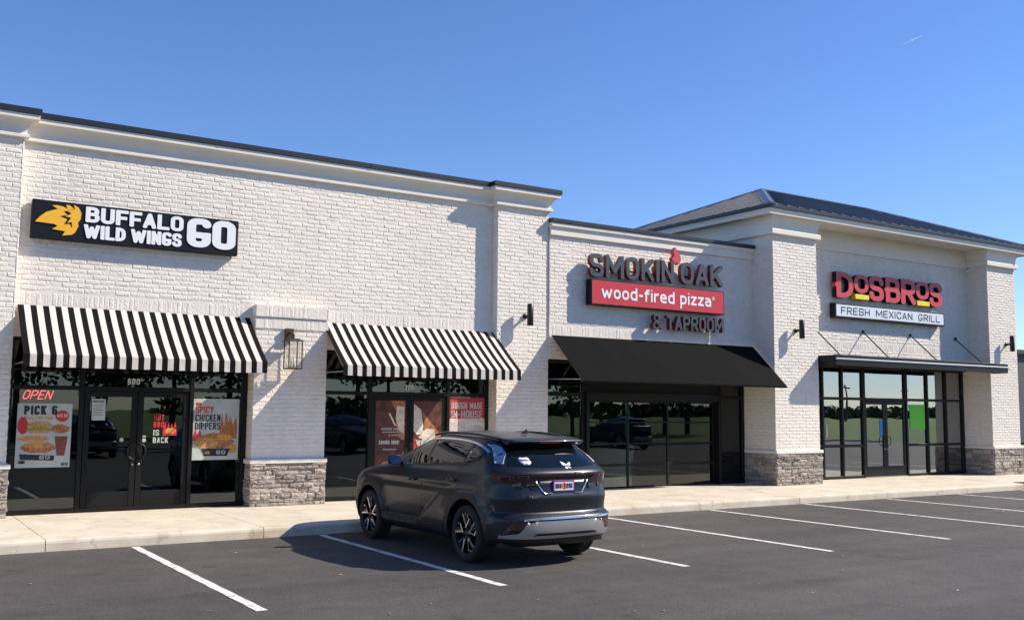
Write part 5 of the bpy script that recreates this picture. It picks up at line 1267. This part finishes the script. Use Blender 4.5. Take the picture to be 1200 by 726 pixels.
def pole(x, y, label, group=None):
    t = thing('light_pole', label, 'light pole', (x, y, 0), 'car park light poles')
    MB().tube((x,y,.6),(x,y,8),.09,.07,10).build('post', M['lamp'], t); MB().lathe([(.26,0),(.26,.62),(.24,.66),(0,.66)], (x,y,0), 'z', 18).build('concrete_base', M['concrete'], t)
    MB().bbox(x-.45,x+.45,y-.15,y+.15,8,8.12,.02).tube((x-.1,y,7.9),(x+.1,y,7.9),.03).build('lamp_head', M['lamp'], t); return t
p0 = pole(46, -25, 'tall black light pole across the lot, mirrored in the glass')
for q in ((58, -34, 0), (78, -30, 0), (20, -26, 0)): c_ = copy_tree(p0); c_.location = q
for (x, y, rz, lab) in ((4.2,-20.3,PI,'dark crossover parked across the lot behind the camera, mirrored in the left shop glass'),(15.5,-20.6,0,'dark crossover parked across the lot, mirrored in the glass behind the first car'),(31.5,-21.2,PI,'dark crossover parked across the lot, mirrored in the glass overhead door')):
    c_ = copy_tree(car); c_.location = (x, y, 0); c_.rotation_euler = (0, 0, rz); c_['label'] = lab
car.rotation_euler = (0, 0, R(.7))
for i, (x, y) in enumerate(((212,-150),(262,-168))):
    t = thing('utility_pole', 'timber utility pole far beyond the lot, mirrored in the right glazing', 'utility pole', (x, y, -.1), 'far utility poles')
    MB().tube((x,y,-.1),(x,y,9.5),.28,.2,8).build('post', M['bark'], t); MB().box(x-1.6,x+1.6,y-.15,y+.15,8.6,8.95).build('crossarm', M['bark'], t)
# dead leaves and chips on the asphalt and pavement
m = MB(); rr = random.Random(11)
for _ in range(90):
    x, y = rr.uniform(-4, 24), -rr.random()**.7*9; sz = rr.uniform(.010,.028); a = rr.uniform(0, 6.28); z = .006
    pts = [(x+sz*math.cos(a+k*1.05)*rr.uniform(.5,1.4), y+sz*math.sin(a+k*1.05)*rr.uniform(.4,1), z+rr.uniform(0,.008)) for k in range(6)]
    m.add(pts, [(0,1,2,3),(0,3,4,5)], 0 if rr.random() < .6 else 1)
m.build('leaf_litter', [mat('dry_leaf', (.32,.25,.16), .8), mat('pale_chip', (.6,.57,.52), .8)])['kind'] = 'stuff'

# faint contrail high in the sky
def skyp(u, v, D):
    d = _f+_r*((u-600)/FPX)+_u*((363-v)/FPX); return Vector(CAM)+d*D
m = MB(); a, b_ = skyp(1058, 52, 2300), skyp(1080, 42, 2300); mid_ = (a+b_)/2
m.tube(a, mid_, .3, 1.6, 8); m.tube(mid_, b_, 1.6, .5, 8)
cm, cn, cl, cb = nodes('contrail_vapour'); cb.inputs['Base Color'].default_value = (.8,.8,.8,1); cb.inputs['Alpha'].default_value = .5; tl_ = cn.new('ShaderNodeBsdfTranslucent'); tl_.inputs[0].default_value = (.9,.9,.9,1); ms_ = cn.new('ShaderNodeMixShader'); ms_.inputs[0].default_value = .5; tp_ = cn.new('ShaderNodeBsdfTransparent'); cl.new(tl_.outputs[0], ms_.inputs[1]); cl.new(tp_.outputs[0], ms_.inputs[2]); cl.new(ms_.outputs[0], cn['Material Output'].inputs[0])
tag(m.build('contrail', cm), 'short faint white contrail high in the sky at upper right', 'contrail')
